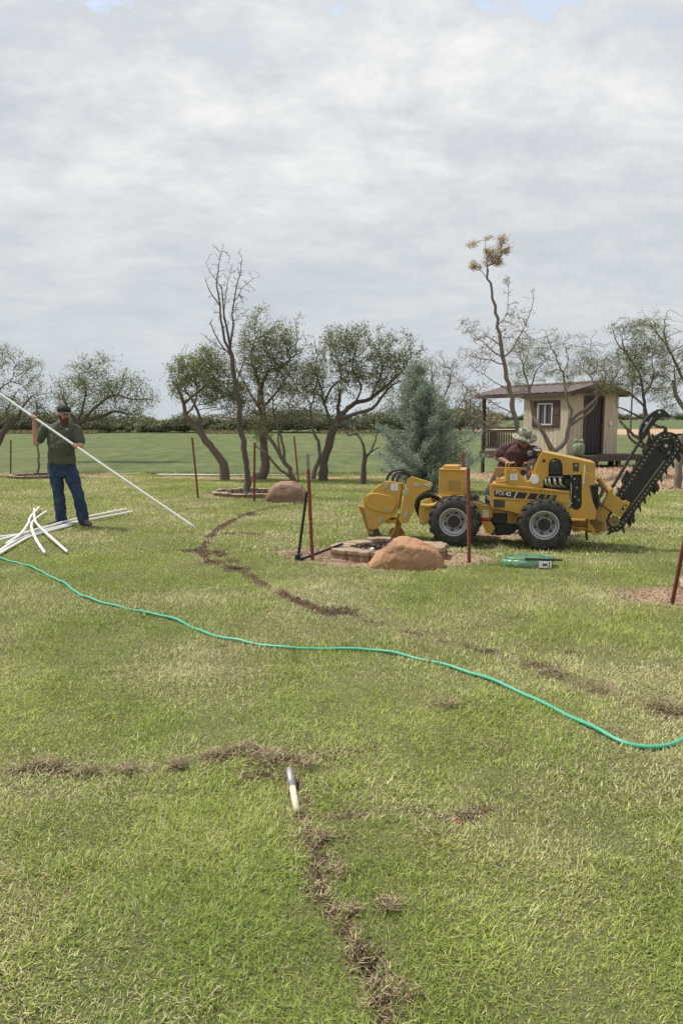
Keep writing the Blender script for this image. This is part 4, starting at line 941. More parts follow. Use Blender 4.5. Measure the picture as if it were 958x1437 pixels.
# ------------------------------------------------------------------ utility poles
M_POLE = mat('pole_wood', (.12, .095, .075), .9, var=.2)
GP = 'utility poles beyond the field'
for px, ptop, pyb, Yd, lb, arm in ((884, 534, 602, 118, 'tall utility pole with a crossarm beyond the field, right of the playhouse', 1.6),
                              (653, 562, 600, 112, 'leftmost of three thin poles seen between the cedar and the porch', 0),
                              (658.5, 560, 600, 112, 'middle one of three thin poles seen between the cedar and the porch', 0),
                              (664, 564, 600, 112, 'rightmost of three thin poles, next to the porch roof end', 0),
                              (901, 570, 600, 112, 'short far pole right of the tall utility pole', 0)):
    b = at(px, pyb, Yd); z0 = -.6; tp = at(px, ptop, Yd).z
    o = thing('utility_pole', lb, 'utility pole', (b.x, Yd, z0), 0, GP)
    mb = MB(); mb.tube([(0, 0, -.2), (0, 0, tp - z0)], [.17, .11], 8); mb.build('pole', M_POLE, o, world=False)
    if arm: mb = MB(); mb.box((0, -.16, tp - z0 - .7), (arm, .12, .12)); mb.build('crossarm', M_POLE, o, world=False)

# ------------------------------------------------------------------ T posts
M_RUST = mat('rust_red_steel', (.20, .062, .040), .8, var=.35, vscale=25, dirt=(.30, .14, .08), bump=.3, bscale=120)
M_GALV = mat('bare_grey_steel', (.27, .265, .25), .55, .6, var=.2, vscale=30)
M_CREAM = mat('cream_paint', (.72, .70, .62), .6)
def t_post(lb, bpx, bpy, tpx, tpy, tip=None, Yb=None, yaw=.5, tlen=.14, dy=0):
    b = gnd(bpx, bpy) if Yb is None else Vector((at(bpx, bpy, Yb).x, Yb, 0)); b.z = hz(b.x, b.y)
    tp = at(tpx, tpy, b.y + dy); o = thing('fence_post', lb, 'fence post', tuple(b), 0, 'steel T posts round the stone rings')
    d = tp - b; Ln = d.length; q = d.to_track_quat('Z', 'Y').to_matrix().to_4x4() @ Matrix.Rotation(yaw, 4, 'Z')
    def seg(z0, z1):
        mb = MB()
        for cx_, cy_, sx, sy in ((0, 0, .036, .006), (0, .017, .006, .028)):
            vs = [q @ Vector((cx_ + a * sx / 2, cy_ + b_ * sy / 2, zz_)) for zz_ in (z0, z1) for a, b_ in ((-1,-1),(1,-1),(1,1),(-1,1))]
            mb.add(vs, [(3,2,1,0),(4,5,6,7),(0,1,5,4),(1,2,6,5),(2,3,7,6),(3,0,4,7)])
        z = z0 + .03
        while z < z1 - .01:
            vs = [q @ Vector((a * .006, -.003 - .009 * (b_ > 0), z + (c_ - .5) * .016)) for c_ in (0, 1) for a, b_ in ((-1,-1),(1,-1),(1,1),(-1,1))]
            mb.add(vs, [(3,2,1,0),(4,5,6,7),(0,1,5,4),(1,2,6,5),(2,3,7,6),(3,0,4,7)]); z += .052
        return mb
    seg(-.08, Ln - (tlen if tip else 0)).build('shaft', M_RUST, o, world=False)
    if tip: seg(Ln - tlen + .001, Ln).build('tip', tip, o, world=False)
    return o
t_post('grey tipped rusty T post left of the near ring, black bar leaning on it', 437, 786, 430, 637, M_GALV, yaw=.4, tlen=.17)
t_post('upright grey tipped rusty T post between the near boulder and the hose coil', 656.5, 790, 655, 638, M_GALV, yaw=.2, tlen=.15)
t_post('short rusty T post showing above the lawn just behind the machine tank', 649, 745, 648.5, 634, None, Yb=12.4)
t_post('rusty T post leaning left, out on the lawn left of the dead tree', 277.5, 700, 269, 614, None)
t_post('thin rusty T post directly in front of the stone ring of the dead tree', 357.5, 704, 358, 621, None)
t_post('rusty T post leaning left just behind the far boulder', 418.5, 678, 412, 612, None)
t_post('rusty T post with a cream top beside the far left stone ring', 16, 669, 16.5, 611, M_CREAM, tlen=.12)
t_post('rusty T post leaning right at the right edge of the lawn in a bare patch', 942, 849, 968, 715, None, yaw=.7)
# black bars by the near ring
M_BLK = mat('black_steel', (.022, .022, .022), .5, .4, var=.3, vscale=30)
b = gnd(418, 786); o = thing('steel_bar', 'black steel bar leaning upright against the rusty T post by the near ring', 'steel bar', (b.x, b.y, 0))
mb = MB(); tp = at(430.5, 690, b.y + .06); mb.beam(b + Vector((0, 0, .0)), tp, .030, .012, up=(0, 1, 0)); mb.build('bar', M_BLK, o)
mb = MB(); mb.box(b + Vector((0, 0, .02)), (.07, .05, .05)); mb.tube([b + Vector((-.03, -.03, .06)), b + Vector((.05, -.03, .07))], .012, 8); mb.build('foot', M_BLK, o, bevel=.004)
a_ = gnd(421, 787); e_ = at(481, 763, a_.y + .25)
o = thing('steel_bar', 'black steel bar resting low across the edge of the near stone ring', 'steel bar', (a_.x, a_.y, 0))
mb = MB(); mb.beam(a_ + Vector((0, 0, .012)), e_, .022, .022); mb.build('bar', M_BLK, o)
mb = MB(); mb.tube([a_ + Vector((.0, 0, .014)), a_ + Vector((.05, .015, .03))], .019, 8); mb.build('collar', M_BLK, o)

# ------------------------------------------------------------------ stone rings and boulders
M_STONE = mat('tan_flagstone', (.34, .255, .18), .95, var=.30, vscale=7, dirt=(.17, .11, .08), dirt_amt=.75, bump=1.0, bscale=30)
M_STONE2 = mat('red_sandstone', (.26, .16, .11), .9, var=.2, vscale=6, dirt=(.5, .36, .25), dirt_amt=.45, bump=.8, bscale=30)
M_MULCH = leaf_mat('mulch_chips', 0, .9)
def tree_ring(lb, c, R, hgt, wid, nst, seed, chips=1500, arc=(0, 6.283), sy=1.0):
    rg = random.Random(seed); o = thing('stone_ring', lb, 'stone ring', (c[0], c[1], hz(*c)))
    for k in range(nst):
        a0 = arc[0] + (arc[1] - arc[0]) * k / nst + rg.uniform(.0, .035); a1 = arc[0] + (arc[1] - arc[0]) * (k + 1) / nst - .015
        ro = R * rg.uniform(.93, 1.06); ri = ro - wid * rg.uniform(.75, 1.25); h = hgt * rg.uniform(.78, 1.08); pts = []
        m = 7
        for i in range(m + 1): a = a0 + (a1 - a0) * i / m; rr = ro * (1 + rg.uniform(-.035, .025)); pts.append((rr * math.cos(a), rr * math.sin(a) * sy, -.05))
        for i in range(m, -1, -1): a = a0 + (a1 - a0) * i / m; rr = ri * (1 + rg.uniform(-.07, .05)); pts.append((rr * math.cos(a), rr * math.sin(a) * sy, -.05))
        low = MB(); low.prism([(x * .985, y * .985, z) for x, y, z in pts], (0, 0, h * .55 + .05)); s1 = low.build('stone', M_STONE2, o, world=False, bevel=.012)
        mb = MB(); mb.prism([(x, y, h * .55 + .003) for x, y, z in pts], (rg.uniform(-.01, .01), rg.uniform(-.01, .01), h * .45)); mb.build('cap_stone', M_STONE, s1, world=False, bevel=.012)
    g = np.random.default_rng(seed); n = chips; a = g.uniform(0, 6.283, n); r = (R - wid) * np.sqrt(g.random(n)); C = np.stack([r * np.cos(a), r * np.sin(a) * sy, hgt * .35 + g.uniform(0, .035, n)], 1)
    d = g.normal(0, 1, (n, 3)) * [1, 1, .35]; d /= np.linalg.norm(d, axis=1)[:, None]; w_ = np.cross(d, g.normal(0, 1, (n, 3))); w_ /= np.linalg.norm(w_, axis=1)[:, None]
    s = g.uniform(.012, .04, n); A = d * s[:, None]; B = w_ * (s * .4)[:, None]; th = np.array([0, 0, .006])
    V = np.stack([C - A, C - B, C + A, C + B], 1).reshape(-1, 3); cl = np.array([(.10,.065,.045), (.19,.14,.11), (.30,.24,.20), (.05,.035,.03)])[g.integers(0, 4, n)]
    V = V + np.array([c[0], c[1], hz(*c)])
    mo = mesh_np('mulch', V, np.arange(n)[:, None] * 4 + [0, 1, 2, 3], M_MULCH, np.repeat(cl, 4, axis=0), o); mo['kind'] = 'stuff'
    mb = MB(); mb.tube([(0, 0, -.05), (0, 0, hgt * .38)], R - wid * .8, 28)
    mb.v = [Vector((v.x, v.y * sy, v.z)) for v in mb.v]; mb.build('soil', mat('bed_soil', (.10, .07, .05), .95, var=.4, vscale=20, bump=1), o, world=False)
    return o
c1 = gnd(545, 780); R1 = (c1.x, c1.y)
tree_ring('near stone ring of tan flagstones filled with dark mulch, behind the reddish boulder', R1, .70, .13, .24, 13, 3, 1800, sy=.74)
c2 = gnd(351, 694.5); tree_ring('stone ring round the foot of the dead bare tree', (c2.x, c2.y), .74, .09, .12, 12, 4, 1000)
c3 = gnd(52, 670); tree_ring('far left stone ring round the slim young tree', (c3.x, c3.y), .74, .09, .12, 12, 5, 600)
tree_ring('stone ring round the dying tree, half hidden behind the machine', (at(752, 742, 11.3).x, 11.25), .72, .12, .2, 11, 6, 800)
c4 = gnd(1050, 836); tree_ring('stone ring cut off by the right edge, behind the leaning post', (c4.x, c4.y), .58, .07, .14, 10, 7, 500)
mb = MB(); mb.ell((0, 0, .015), (.026, .026, .024))
p = gnd(522, 783); o = mb.build('pale_pebble', M_WHITE, None, smooth=True); o.location = (p.x, p.y, .085); tag(o, 'small pale round stone lying in the mulch of the near ring', 'stone')

M_BOUL = mat('red_brown_boulder', (.41, .225, .125), .92, var=.22, vscale=3.5, dirt=(.15, .08, .055), dirt_amt=.8, bump=1.2, bscale=22)
M_BOUL2 = mat('dull_brown_boulder', (.27, .17, .115), .92, var=.25, vscale=3.5, dirt=(.15, .09, .07), dirt_amt=.6, bump=1.2, bscale=22)
def boulder(lb, prof, Y0, depth, m, seed):
    """angular rock: convex hull of points spread inside the outline's true width and height"""
    g = random.Random(seed); P = [at(x, y, Y0) for x, y in prof]; zt = max(p.z for p in P); bm = bmesh.new(); x0, x1 = P[0].x, P[-1].x
    for p in P:
        f = (p.x - x0) / (x1 - x0); hd = depth * .5 * (math.sin(math.pi * min(max(f, .06), .94)) ** .6)
        up = max(p.z, .02); bm.verts.new((p.x, Y0 + g.uniform(-.06, .06), up))
        bm.verts.new((p.x * .97 + (x0 + x1) / 2 * .03, Y0 - hd * g.uniform(.6, .85), up * g.uniform(.74, .9))); bm.verts.new((p.x * .97 + (x0 + x1) / 2 * .03, Y0 + hd * g.uniform(.5, .75), up * g.uniform(.7, .9)))
        for s_ in (-1, 1): bm.verts.new((p.x, Y0 + s_ * hd * .95, up * g.uniform(.22, .42))); bm.verts.new((p.x * .95 + (x0 + x1) / 2 * .05, Y0 + s_ * hd * .84, -.10))
    r = bmesh.ops.convex_hull(bm, input=bm.verts); bmesh.ops.delete(bm, geom=[v for v in bm.verts if not v.link_faces], context='VERTS')
    mb = MB(); bm.verts.index_update(); mb.add([v.co.copy() for v in bm.verts], [tuple(v.index for v in f.verts) for f in bm.faces]); bm.free()
    o = mb.build('boulder', m, None, remesh=.014)
    for v in o.data.vertices:
        p = v.co * 1.0 + Vector((seed, 0, 0)); n = v.normal; rg_ = abs(mnoise.noise(p * 5.0))
        v.co = v.co + n * (.016 * mnoise.noise(p * 3.0) - .008 * max(0, .08 - rg_) / .08 + .007 * mnoise.noise(p * 9) + .004 * mnoise.noise(p * 24) + .003 * mnoise.noise(p * 60))
    tag(o, lb, 'boulder', 'boulders beside the stone rings'); return o
boulder('reddish sandstone boulder at the near stone ring, in front of the machine', [(518,800),(518,791),(526,777),(545,760),(560,753.5),(582,755),(602,763),(617,772),(623,784),(621,800)], 7.8, .52, M_BOUL, 3)
boulder('dull brown boulder beside the stone ring of the dead tree', [(373,699),(376,688),(384,678),(394,674.5),(410,674),(422,679),(429,688),(430,698)], 14.2, .6, M_BOUL2, 9)

# ------------------------------------------------------------------ hoses and pipes
M_HOSE = mat('green_hose', (.07, .37, .24), .42, var=.12, vscale=30)
M_PVC = mat('white_plastic_pipe', (.80, .80, .77), .4, var=.04, vscale=5, dirt=(.55, .5, .4), dirt_amt=.25)
hp = [(-60,770),(-10,784),(40,797),(90,822),(120,842),(160,853),(200,862),(250,874),(300,895),(350,905),(400,911),(450,913),(500,914),(550,919),(600,929),(650,944),(700,963),(750,984),(800,1009),(840,1031),(875,1047),(908,1052.5),(935,1049),(958,1038),(990,1010),(1020,975),(1060,960)]
pts = spline([gnd(*p) for p in hp], .05)
mb = MB(); mb.tube([Vector((p.x, p.y, hz(p.x, p.y) + .014 + .005 * math.sin(i * .37) + .004 * math.sin(i * .9))) for i, p in enumerate(pts)], .0108, 10)
tag(mb.build('garden_hose', M_HOSE, None, smooth=True), 'long green garden hose winding across the lawn', 'hose')
GPV = 'white plastic pipes lying on the lawn'
R_ = .0165
def pipe(lb, pts, r=R_, zs=None, z0=.03):
    q = [gnd(*p) for p in pts]; q = [Vector((p.x, p.y, 0)) for p in q]
    zz_ = zs or [z0] * len(q)
    for p, z in zip(q, zz_): p.z = hz(p.x, p.y) + z + .012
    c = spline(q, .06); mb = MB(); mb.tube(c, r, 12, cap=False)
    mb.tube([c[0] + (c[1] - c[0]) * .02, c[0] + (c[1] - c[0]) * .04], r * .8, 12)
    mb.tube([c[-1], c[-1] + (c[-2] - c[-1]) * .04], r * .8, 12)
    o = mb.build('plastic_pipe', M_PVC, None, smooth=True); tag(o, lb, 'pipe', GPV); return o
pipe('white pipe whose far end reaches furthest right, under the man', [cG(890,98), cG(520,177), cG(240,245), cG(0,278), cG(-200,300)])
pipe('white pipe just short of the longest one, passing under the man', [cG(850,92), cG(500,170), cG(300,228), cG(100,290), cG(-100,345)], z0=.06)
pipe('white pipe running down from the tangle to the lower left edge', [cG(520,168), cG(240,248), cG(100,310), cG(0,372), cG(-100,440)], z0=.025)
pipe('lowest white pipe of the bundle at the lower left edge', [cG(480,190), cG(230,262), cG(110,322), cG(0,386), cG(-80,440)], z0=.012)
pipe('short bent white pipe curving up left and crossing over the bundle', [cG(265,75), cG(208,150), cG(195,215), cG(140,285), cG(40,330)], zs=[.05,.06,.09,.07,.03])
pipe('S shaped short white pipe with its lower end nearest to the hose', [cG(315,97), cG(240,165), cG(216,235), cG(245,310), cG(305,385)], zs=[.04,.06,.10,.06,.02])
pipe('bent white pipe sweeping down to the right end of the tangle', [cG(233,85), cG(242,190), cG(300,270), cG(380,330), cG(457,376)], zs=[.05,.08,.09,.06,.02])
# pale pipe at the lawn edge
mb = MB(); q = [at(x, y, 20.9) for x, y in ((226,673.5),(300,673.8),(404,674.6))]; q = [Vector((p.x, 20.6, hz(p.x, 20.6) + .04)) for p in q]
mb.tube(q, .018, 10); tag(mb.build('edge_pipe', M_PVC, None, smooth=True), 'straight pale pipe along the far lawn edge under the mesquites', 'pipe')
# pipe stub sticking out of the cut in the foreground
a_, b_ = gnd(406, 1098), gnd(417, 1142)
o = thing('water_line_stub', 'cream pipe end with a grey metal tip sticking out of the nearest cut', 'pipe', (b_.x, b_.y, 0))
pa = Vector((a_.x, a_.y, hz(a_.x, a_.y) + .055)); pb = Vector((b_.x, b_.y, hz(b_.x, b_.y) - .0)); pm = pa.lerp(pb, .42)
mb = MB(); mb.tube([pm, pb], .0145, 12); mb.build('pipe', mat('cream_pipe', (.62, .57, .42), .6, dirt=(.28, .2, .13), dirt_amt=.8), o, smooth=True)
mb = MB(); mb.tube([pa - (pb - pa).normalized() * .008, pa, pm], [.011, .016, .016], 14); mb.build('metal_tip', mat('worn_grey_metal', (.36, .35, .34), .45, .55, var=.3, vscale=40), o, smooth=True)
p = gnd(962, 1012); mb = MB(); mb.tube([(p.x + .0, p.y, hz(p.x, p.y) + .04), (p.x + .2, p.y + .1, hz(p.x, p.y) + .06)], .02, 12)
tag(mb.build('pipe_end', M_PVC, None, smooth=True), 'white pipe end just showing at the right edge in the torn turf', 'pipe')
# clods of earth
M_CLOD = mat('dark_clod', (.075, .048, .032), .95, var=.4, vscale=20, bump=1, bscale=60)
M_CLAY = mat('red_clay', (.33, .11, .065), .95, var=.4, vscale=20, bump=1, bscale=60)
def clod(p, r, m, lb, zoff=0):
    mb = MB(); mb.ell((0, 0, 0), (r, r * .8, r * .6), nu=18, nv=12); o = mb.build('clod', m, None, smooth=True); o.location = (p.x, p.y, hz(p.x, p.y) + r * .25 + zoff)
    s = rnd.random() * 50
    for v in o.data.vertices: v.co *= 1 + .55 * mnoise.noise(v.co / r * .9 + Vector((s, 0, 0))) + .3 * mnoise.noise(v.co / r * 2.6 + Vector((0, s, 0)))
    tag(o, lb, 'clod', 'clods of earth thrown up on the lawn'); return o
for (a, b2, r, lb) in ((345,722,.075,'dark clod of turf at the far end of the cut, nearest the far boulder'), (331,797,.05,'dark clod in the cut halfway between the lowered pipe end and the hose'), (304,777,.045,'small dark clod in the cut, nearest the end of the held pipe'),
      (470,857,.06,'dark clod at the near end of the curved cut, above the hose'), (757,936,.035,'dark clod above the hose, in front of the coiled hose pack'), (795,918,.022,'single small brown clod standing alone right of the dark clod above the hose'),
      (938,1000,.035,'dark clod by the white pipe end at the right edge'), (305,1066,.016,'small clod in the torn turf left of the pipe stub')):
    clod(gnd(a, b2), r, M_CLOD, lb)
clod(gnd(643, 1158), .018, M_CLAY, 'red clay clod in the foreground grass'); clod(gnd(653, 1148), .015, M_CLOD, 'brown crumb of earth touching the red clay clod in the foreground')
# packed hose
p = gnd(738, 794); M_PACK = mat('green_plastic_wrap', (.13, .25, .14), .3, var=.15, vscale=12, coat=.6)
o = thing('packed_hose', 'flat wrapped coil of new green hose with a white label, lying before the machine', 'hose pack', (p.x, p.y, hz(p.x, p.y)), math.radians(-3))
for k in range(4):
    mb = MB(); m = 40; R = .25 - .012 * (k % 2); z = .016 + .026 * k
    mb.tube([Vector((R * 1.05 * math.cos(2 * math.pi * i / m) + .01 * k, .6 * R * math.sin(2 * math.pi * i / m), z)) for i in range(m + 1)], .017, 8)
    mb.build('coil', mat('hose_coil_green', (.08, .21, .11), .4, var=.2, vscale=20), o, world=False, smooth=True)
mb = MB(); mb.loft([((0, 0, .01), (.27, 0, 0), (0, .17, 0)), ((0, 0, .03), (.285, 0, 0), (0, .18, 0)), ((0, 0, .08), (.275, 0, 0), (0, .172, 0)), ((0, 0, .095), (.22, 0, 0), (0, .14, 0)), ((0, 0, .100), (.08, 0, 0), (0, .05, 0))])
wr = mb.build('wrap', M_PACK, o, world=False, remesh=.012, wob=.008)
mb = MB(); mb.tube([Vector((.02 * math.cos(i * .3) + x, -.155 + .03 * i / 8, .11 - .002 * i)) for i, x in enumerate(np.linspace(-.06, .36, 9))], .011, 8, rnd_end=True); mb.build('strap', mat('black_rubber_strap', (.015, .015, .017), .5), o, world=False, smooth=True)
mb = MB(); mb.box((.16, -.186, .055), (.13, .006, .07)); lb_ = mb.build('label', M_WHITE, o, world=False)
mb = MB(); mb.box((.155, -.191, .053), (.05, .002, .025)); mb.box((.20, -.191, .055), (.008, .002, .066)); mb.build('print', mat('dark_print', (.08, .08, .09), .6), lb_, world=False)
# ------------------------------------------------------------------ the ride-on plough and trencher
W1, W2 = gnd(634, 767.5), gnd(763, 773)
ang = math.atan2(W2.y - W1.y, W2.x - W1.x)
mc = thing('trenching_machine', 'yellow ride-on plough and trencher with four black tyres and a raised digging chain', 'machine', (W1.x, W1.y, 0), ang)
MI = FRAMES[mc.name].inverted(); NRM = Vector((-math.sin(ang), math.cos(ang), 0))
def M(p, off=0.0):
    d = ray(*p); o = Vector((0, 0, H)); q = W1 + NRM * off
    t = (q - o).dot(NRM) / d.dot(NRM); v = MI @ (o + d * t); return Vector((v.x, off, v.z))
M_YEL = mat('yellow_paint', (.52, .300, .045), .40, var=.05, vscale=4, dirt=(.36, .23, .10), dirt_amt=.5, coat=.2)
M_YELD = mat('dusty_darker_yellow_paint', (.40, .225, .050), .5, var=.1, vscale=6, dirt=(.20, .14, .08), dirt_amt=.8)  # darker base under mottled dust, for inner parts and the far tray side
M_BLACK = mat('black_plastic', (.018, .018, .019), .45, var=.2, vscale=10)
M_RUB = mat('tyre_rubber', (.028, .027, .026), .8, var=.25, vscale=12, dirt=(.15, .12, .085), dirt_amt=.8, bump=.3)
M_RIM = mat('silver_rim', (.42, .42, .43), .38, .6, var=.06, dirt=(.4, .35, .28))
M_CHROME = mat('bright_steel', (.50, .50, .49), .30, .9, var=.08)
M_STEEL = mat('chain_steel', (.06, .06, .05), .6, .5, var=.3, vscale=30, dirt=(.14, .11, .07))
M_STICK = mat('sticker_white', (.78, .77, .74), .5, var=.03)
M_INK = mat('sticker_ink', (.10, .09, .09), .6)
M_RED = mat('red_plate', (.45, .03, .02), .45)
def plate(name, pts, off, th, m=None, bev=.006, parent=None):
    q = [M(p, off) for p in pts]; mb = MB(); mb.prism(q, (0, th, 0))
    return mb.build(name, m or M_YEL, parent or mc, world=False, bevel=bev)
def tubeM(name, pts, r, m, step=.03, n=10, parent=None, offs=None):
    q = [M(p[:2], p[2]) for p in pts]; mb = MB(); mb.tube(spline(q, step), r, n)
    return mb.build(name, m, parent or mc, world=False, smooth=False) if 0 else sharp_smooth(mb.build(name, m, parent or mc, world=False))
def discM(name, c, rpx, off, th, m, n=24, parent=None, bev=0, prof=None):
    """disc facing the viewer at crop point c; radius in photo pixels"""
    q = M(c, off); r = rpx * (8.95 / F)
    mb = MB()
    if prof:
        vs = []; mlen = len(prof)
        for rr, yy in prof:
            for k in range(n): a = 2 * math.pi * k / n; vs.append((q.x + r * rr * math.cos(a), off + yy, q.z + r * rr * math.sin(a)))
        mb.add(vs, [(i * n + k, i * n + (k + 1) % n, (i + 1) * n + (k + 1) % n, (i + 1) * n + k) for i in range(mlen - 1) for k in range(n)] + [tuple(range(n))[::-1], tuple(range((mlen - 1) * n, mlen * n))])
    else:
        mb.tube([q, q + Vector((0, th, 0))], r, n)
    o = mb.build(name, m, parent or mc, world=False, fix=True); return sharp_smooth(o)
def sticker(c0, c1, off, parent=None, m=None, lines=3):
    (x0, y0), (x1, y1) = c0, c1; o = plate('sticker', [(x0, y0), (x1, y0), (x1, y1), (x0, y1)], off - .003, .003, m or M_STICK, bev=0, parent=parent)
    mb = MB()
    for k in range(lines):
        f = (k + .8) / (lines + .6); a = M((x0 + (x1 - x0) * .18, y0 + (y1 - y0) * f), off - .0045); b = M((x0 + (x1 - x0) * .82, y0 + (y1 - y0) * f), off - .0045)
        mb.beam(a, b, .001, .004, up=(0, 0, 1))
    mb.build('print', M_INK, o, world=False); return o

# wheels
def wheel(ox, off, R=.322, wd=.26):
    """axle at local x; near face at off (the far ones are mirrored)"""
    far = off > .5; s = -1 if far else 1; y0 = off + (wd if far else 0); n = 56; zc = R - .012
    w_ = bpy.data.objects.new('wheel', None); link(w_); w_.parent = mc
    prof = [(.165,.02),(.178,.0),(.205,-.006),(.235,-.004),(.262,.002),(.290,.018),(.303,.045),(.303,wd-.045),(.290,wd-.018),(.262,wd),(.2,wd),(.165,wd-.02)]
    mb = MB(); vs = []
    for r, y in prof:
        for k in range(n): a = 2 * math.pi * k / n; vs.append((ox + r * math.cos(a), y0 + s * y, zc + r * math.sin(a)))
    m_ = len(prof); mb.add(vs, [(i * n + k, i * n + (k + 1) % n, ((i + 1) % m_) * n + (k + 1) % n, ((i + 1) % m_) * n + k) for i in range(m_) for k in range(n)])
    for k in range(18):                                              # chevron lugs
        for side in (0, 1):
            a = 2 * math.pi * (k + side * .5) / 18; pr = []
            ya, yb = (.012, wd * .56) if not side else (wd - .012, wd * .44)
            for (yy, da, ro) in ((ya, 0, -.012), (ya + (yb - ya) * .18, .03, .0), (yb, .19, .0)):
                for w2 in (-.052, .052):
                    for rr in (.286, R + ro):
                        aa = a + da + w2 * (1 if rr < .3 else .8); pr.append((ox + rr * math.cos(aa), y0 + s * yy, zc + rr * math.sin(aa)))
            fs = []
            for i in (0, 4): fs += [(i+0,i+1,i+5,i+4),(i+1,i+3,i+7,i+5),(i+3,i+2,i+6,i+7),(i+2,i+0,i+4,i+6)]
            fs += [(0,2,3,1),(8,9,11,10)]; mb.add(pr, fs)
    t_ = sharp_smooth(mb.build('tyre', M_RUB, w_, world=False, fix=True), 32)
    mb = MB(); vs = []; prof = [(.168,.010),(.176,.0),(.168,-.004),(.160,.000),(.155,.012),(.148,.050),(.140,.056),(.130,.060),(.122,.085),(.100,.095),(.090,.080),(.02,.080)]
    for r, y in prof:
        for k in range(40): a = 2 * math.pi * k / 40; vs.append((ox + r * math.cos(a), y0 + s * y, zc + r * math.sin(a)))
    n2 = 40; mb.add(vs, [(i * n2 + k, i * n2 + (k + 1) % n2, (i + 1) * n2 + (k + 1) % n2, (i + 1) * n2 + k) for i in range(len(prof) - 1) for k in range(n2)] + [tuple(range((len(prof) - 1) * n2, len(prof) * n2))])
    sharp_smooth(mb.build('rim', M_RIM, w_, world=False), 40)
    mb = MB(); yy = sorted((y0 + s * .045, y0 + s * .10)); mb.tube([(ox, yy[0], zc), (ox, yy[1], zc)], .076, 28)
    for k in range(6):
        a = k * math.pi / 3 + .3; yy2 = sorted((y0 + s * .052, y0 + s * .09)); mb.tube([(ox + .106 * math.cos(a), yy2[0], zc + .106 * math.sin(a)), (ox + .106 * math.cos(a), yy2[1], zc + .106 * math.sin(a))], .013, 10)
    sharp_smooth(mb.build('hub', M_BLACK, w_, world=False))
xr = M((763, 773), 0).x
for ox in (0.01, xr - .01):
    wheel(ox, 0.0); wheel(ox, .82)
    mb = MB(); mb.tube([(ox, .14, .31), (ox, 1.0, .31)], .05, 12); mb.box((ox, .55, .31), (.2, .26, .2)); mb.build('axle', M_BLACK, mc, world=False, bevel=.01)

# --- plough end
po = .30
hp_ = [(370,258),(440,262),(530,280),(535,340),(505,530),(485,605),(352,690),(240,772),(203,748),(150,540),(145,430)]
ph = plate('plough_housing', [cA(*p) for p in hp_], po, .035)
plate('plough_housing', [cA(*p) for p in hp_], po + .34, .035)
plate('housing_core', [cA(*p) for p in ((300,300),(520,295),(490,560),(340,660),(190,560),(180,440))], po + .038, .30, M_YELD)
def rounded(pts): 
    q = spline([Vector((*p, 0)) for p in pts + [pts[0]]], 22)[:-1]; return [(v.x, v.y) for v in q]
plate('cover', [cA(*p) for p in rounded([(165,480),(190,402),(250,382),(340,393),(425,412),(482,462),(480,530),(430,588),(370,590),(250,562),(185,530)])], po - .022, .0215, bev=.01, parent=ph)
lp = [(640,210),(850,272),(862,298),(835,345),(760,378),(715,408),(675,470),(665,560),(640,610),(600,690),(575,700),(525,695),(500,650),(540,560),(560,400),(585,300),(600,250)]
pl = plate('linkage', [cA(*p) for p in lp], po - .03, .028)
plate('linkage', [cA(*p) for p in lp], po + .385, .028)
plate('ploughshare', [cA(*p) for p in ((90,515),(122,520),(165,545),(205,745),(225,800),(192,808),(180,770))], po + .10, .14, M_YELD)
plate('plough_boot', [cA(*p) for p in ((190,790),(215,775),(285,750),(300,800),(360,850),(300,862),(240,850),(200,868))], po + .12, .10, mat('muddy_steel', (.15, .105, .075), .9, var=.4, vscale=30, bump=1), bev=.01)
plate('crossbar', [cA(*p) for p in ((350,660),(490,655),(485,700),(400,698),(345,688))], po + .05, .25)
plate('coulter_arm', [cA(*p) for p in ((500,600),(545,600),(530,750),(510,830),(470,830),(470,740))], po + .12, .03, M_YELD)
plate('skid_bar', [cA(*p) for p in ((470,720),(482,735),(455,800),(400,855),(330,876),(290,870),(380,850),(440,800))], po + .02, .05, M_YEL, bev=.002)
cw = discM('coulter_wheel', cA(487,818), 13.0, po + .17, .02, M_YELD, 40); discM('hub', cA(487,825), 2.6, po + .15, .02, M_CHROME, 12, parent=cw)
for k, pts in enumerate((((385,255),(398,215),(440,160),(520,140),(585,160),(640,205)), ((445,262),(455,215),(490,178),(555,165),(620,205),(650,230)), ((492,266),(505,215),(535,185),(585,182),(625,210),(655,245)))):
    tubeM('hydraulic_hose', [(*cA(*p), po + .12 + .09 * k) for p in pts], .0165, M_BLACK)
def drop_link(a, b, off):
    """teardrop pin keeper from big end a to small end b"""
    A, B = Vector((*a, 0)), Vector((*b, 0)); d = (B - A).normalized(); n_ = Vector((-d.y, d.x, 0)); R1_, R2_ = 22, 9; pts = []
    base = math.atan2(d.y, d.x)
    for i in range(9): a_ = base + math.pi / 2 + math.pi * i / 8; pts.append((A.x + R1_ * math.cos(a_), A.y + R1_ * math.sin(a_)))
    for i in range(5): a_ = base - math.pi / 2 + math.pi * i / 4; pts.append((B.x + R2_ * math.cos(a_), B.y + R2_ * math.sin(a_)))
    o = plate('pin_keeper', [cA(*p) for p in pts], off - .008, .008, M_CHROME, bev=.002); discM('bolt', cA(*a), 1.9, off - .022, .014, M_CHROME, 10, parent=o)
drop_link((392,295), (350,338), po); drop_link((600,352), (585,405), po - .03); drop_link((685,300), (735,305), po - .03); drop_link((828,305), (780,298), po - .03); drop_link((583,620), (597,570), po - .03); drop_link((327,648), (305,695), po)
for c, off in (((197,620), po), ((218,740), po), ((380,548), po - .022), ((230,792), po + .1), ((765,492), .25), ((765,540), .25), ((758,680), .25)): discM('bolt', cA(*c), 2.3, off - .014, .014, M_CHROME, 10)
sticker(cA(430,285), cA(502,355), po, parent=ph)
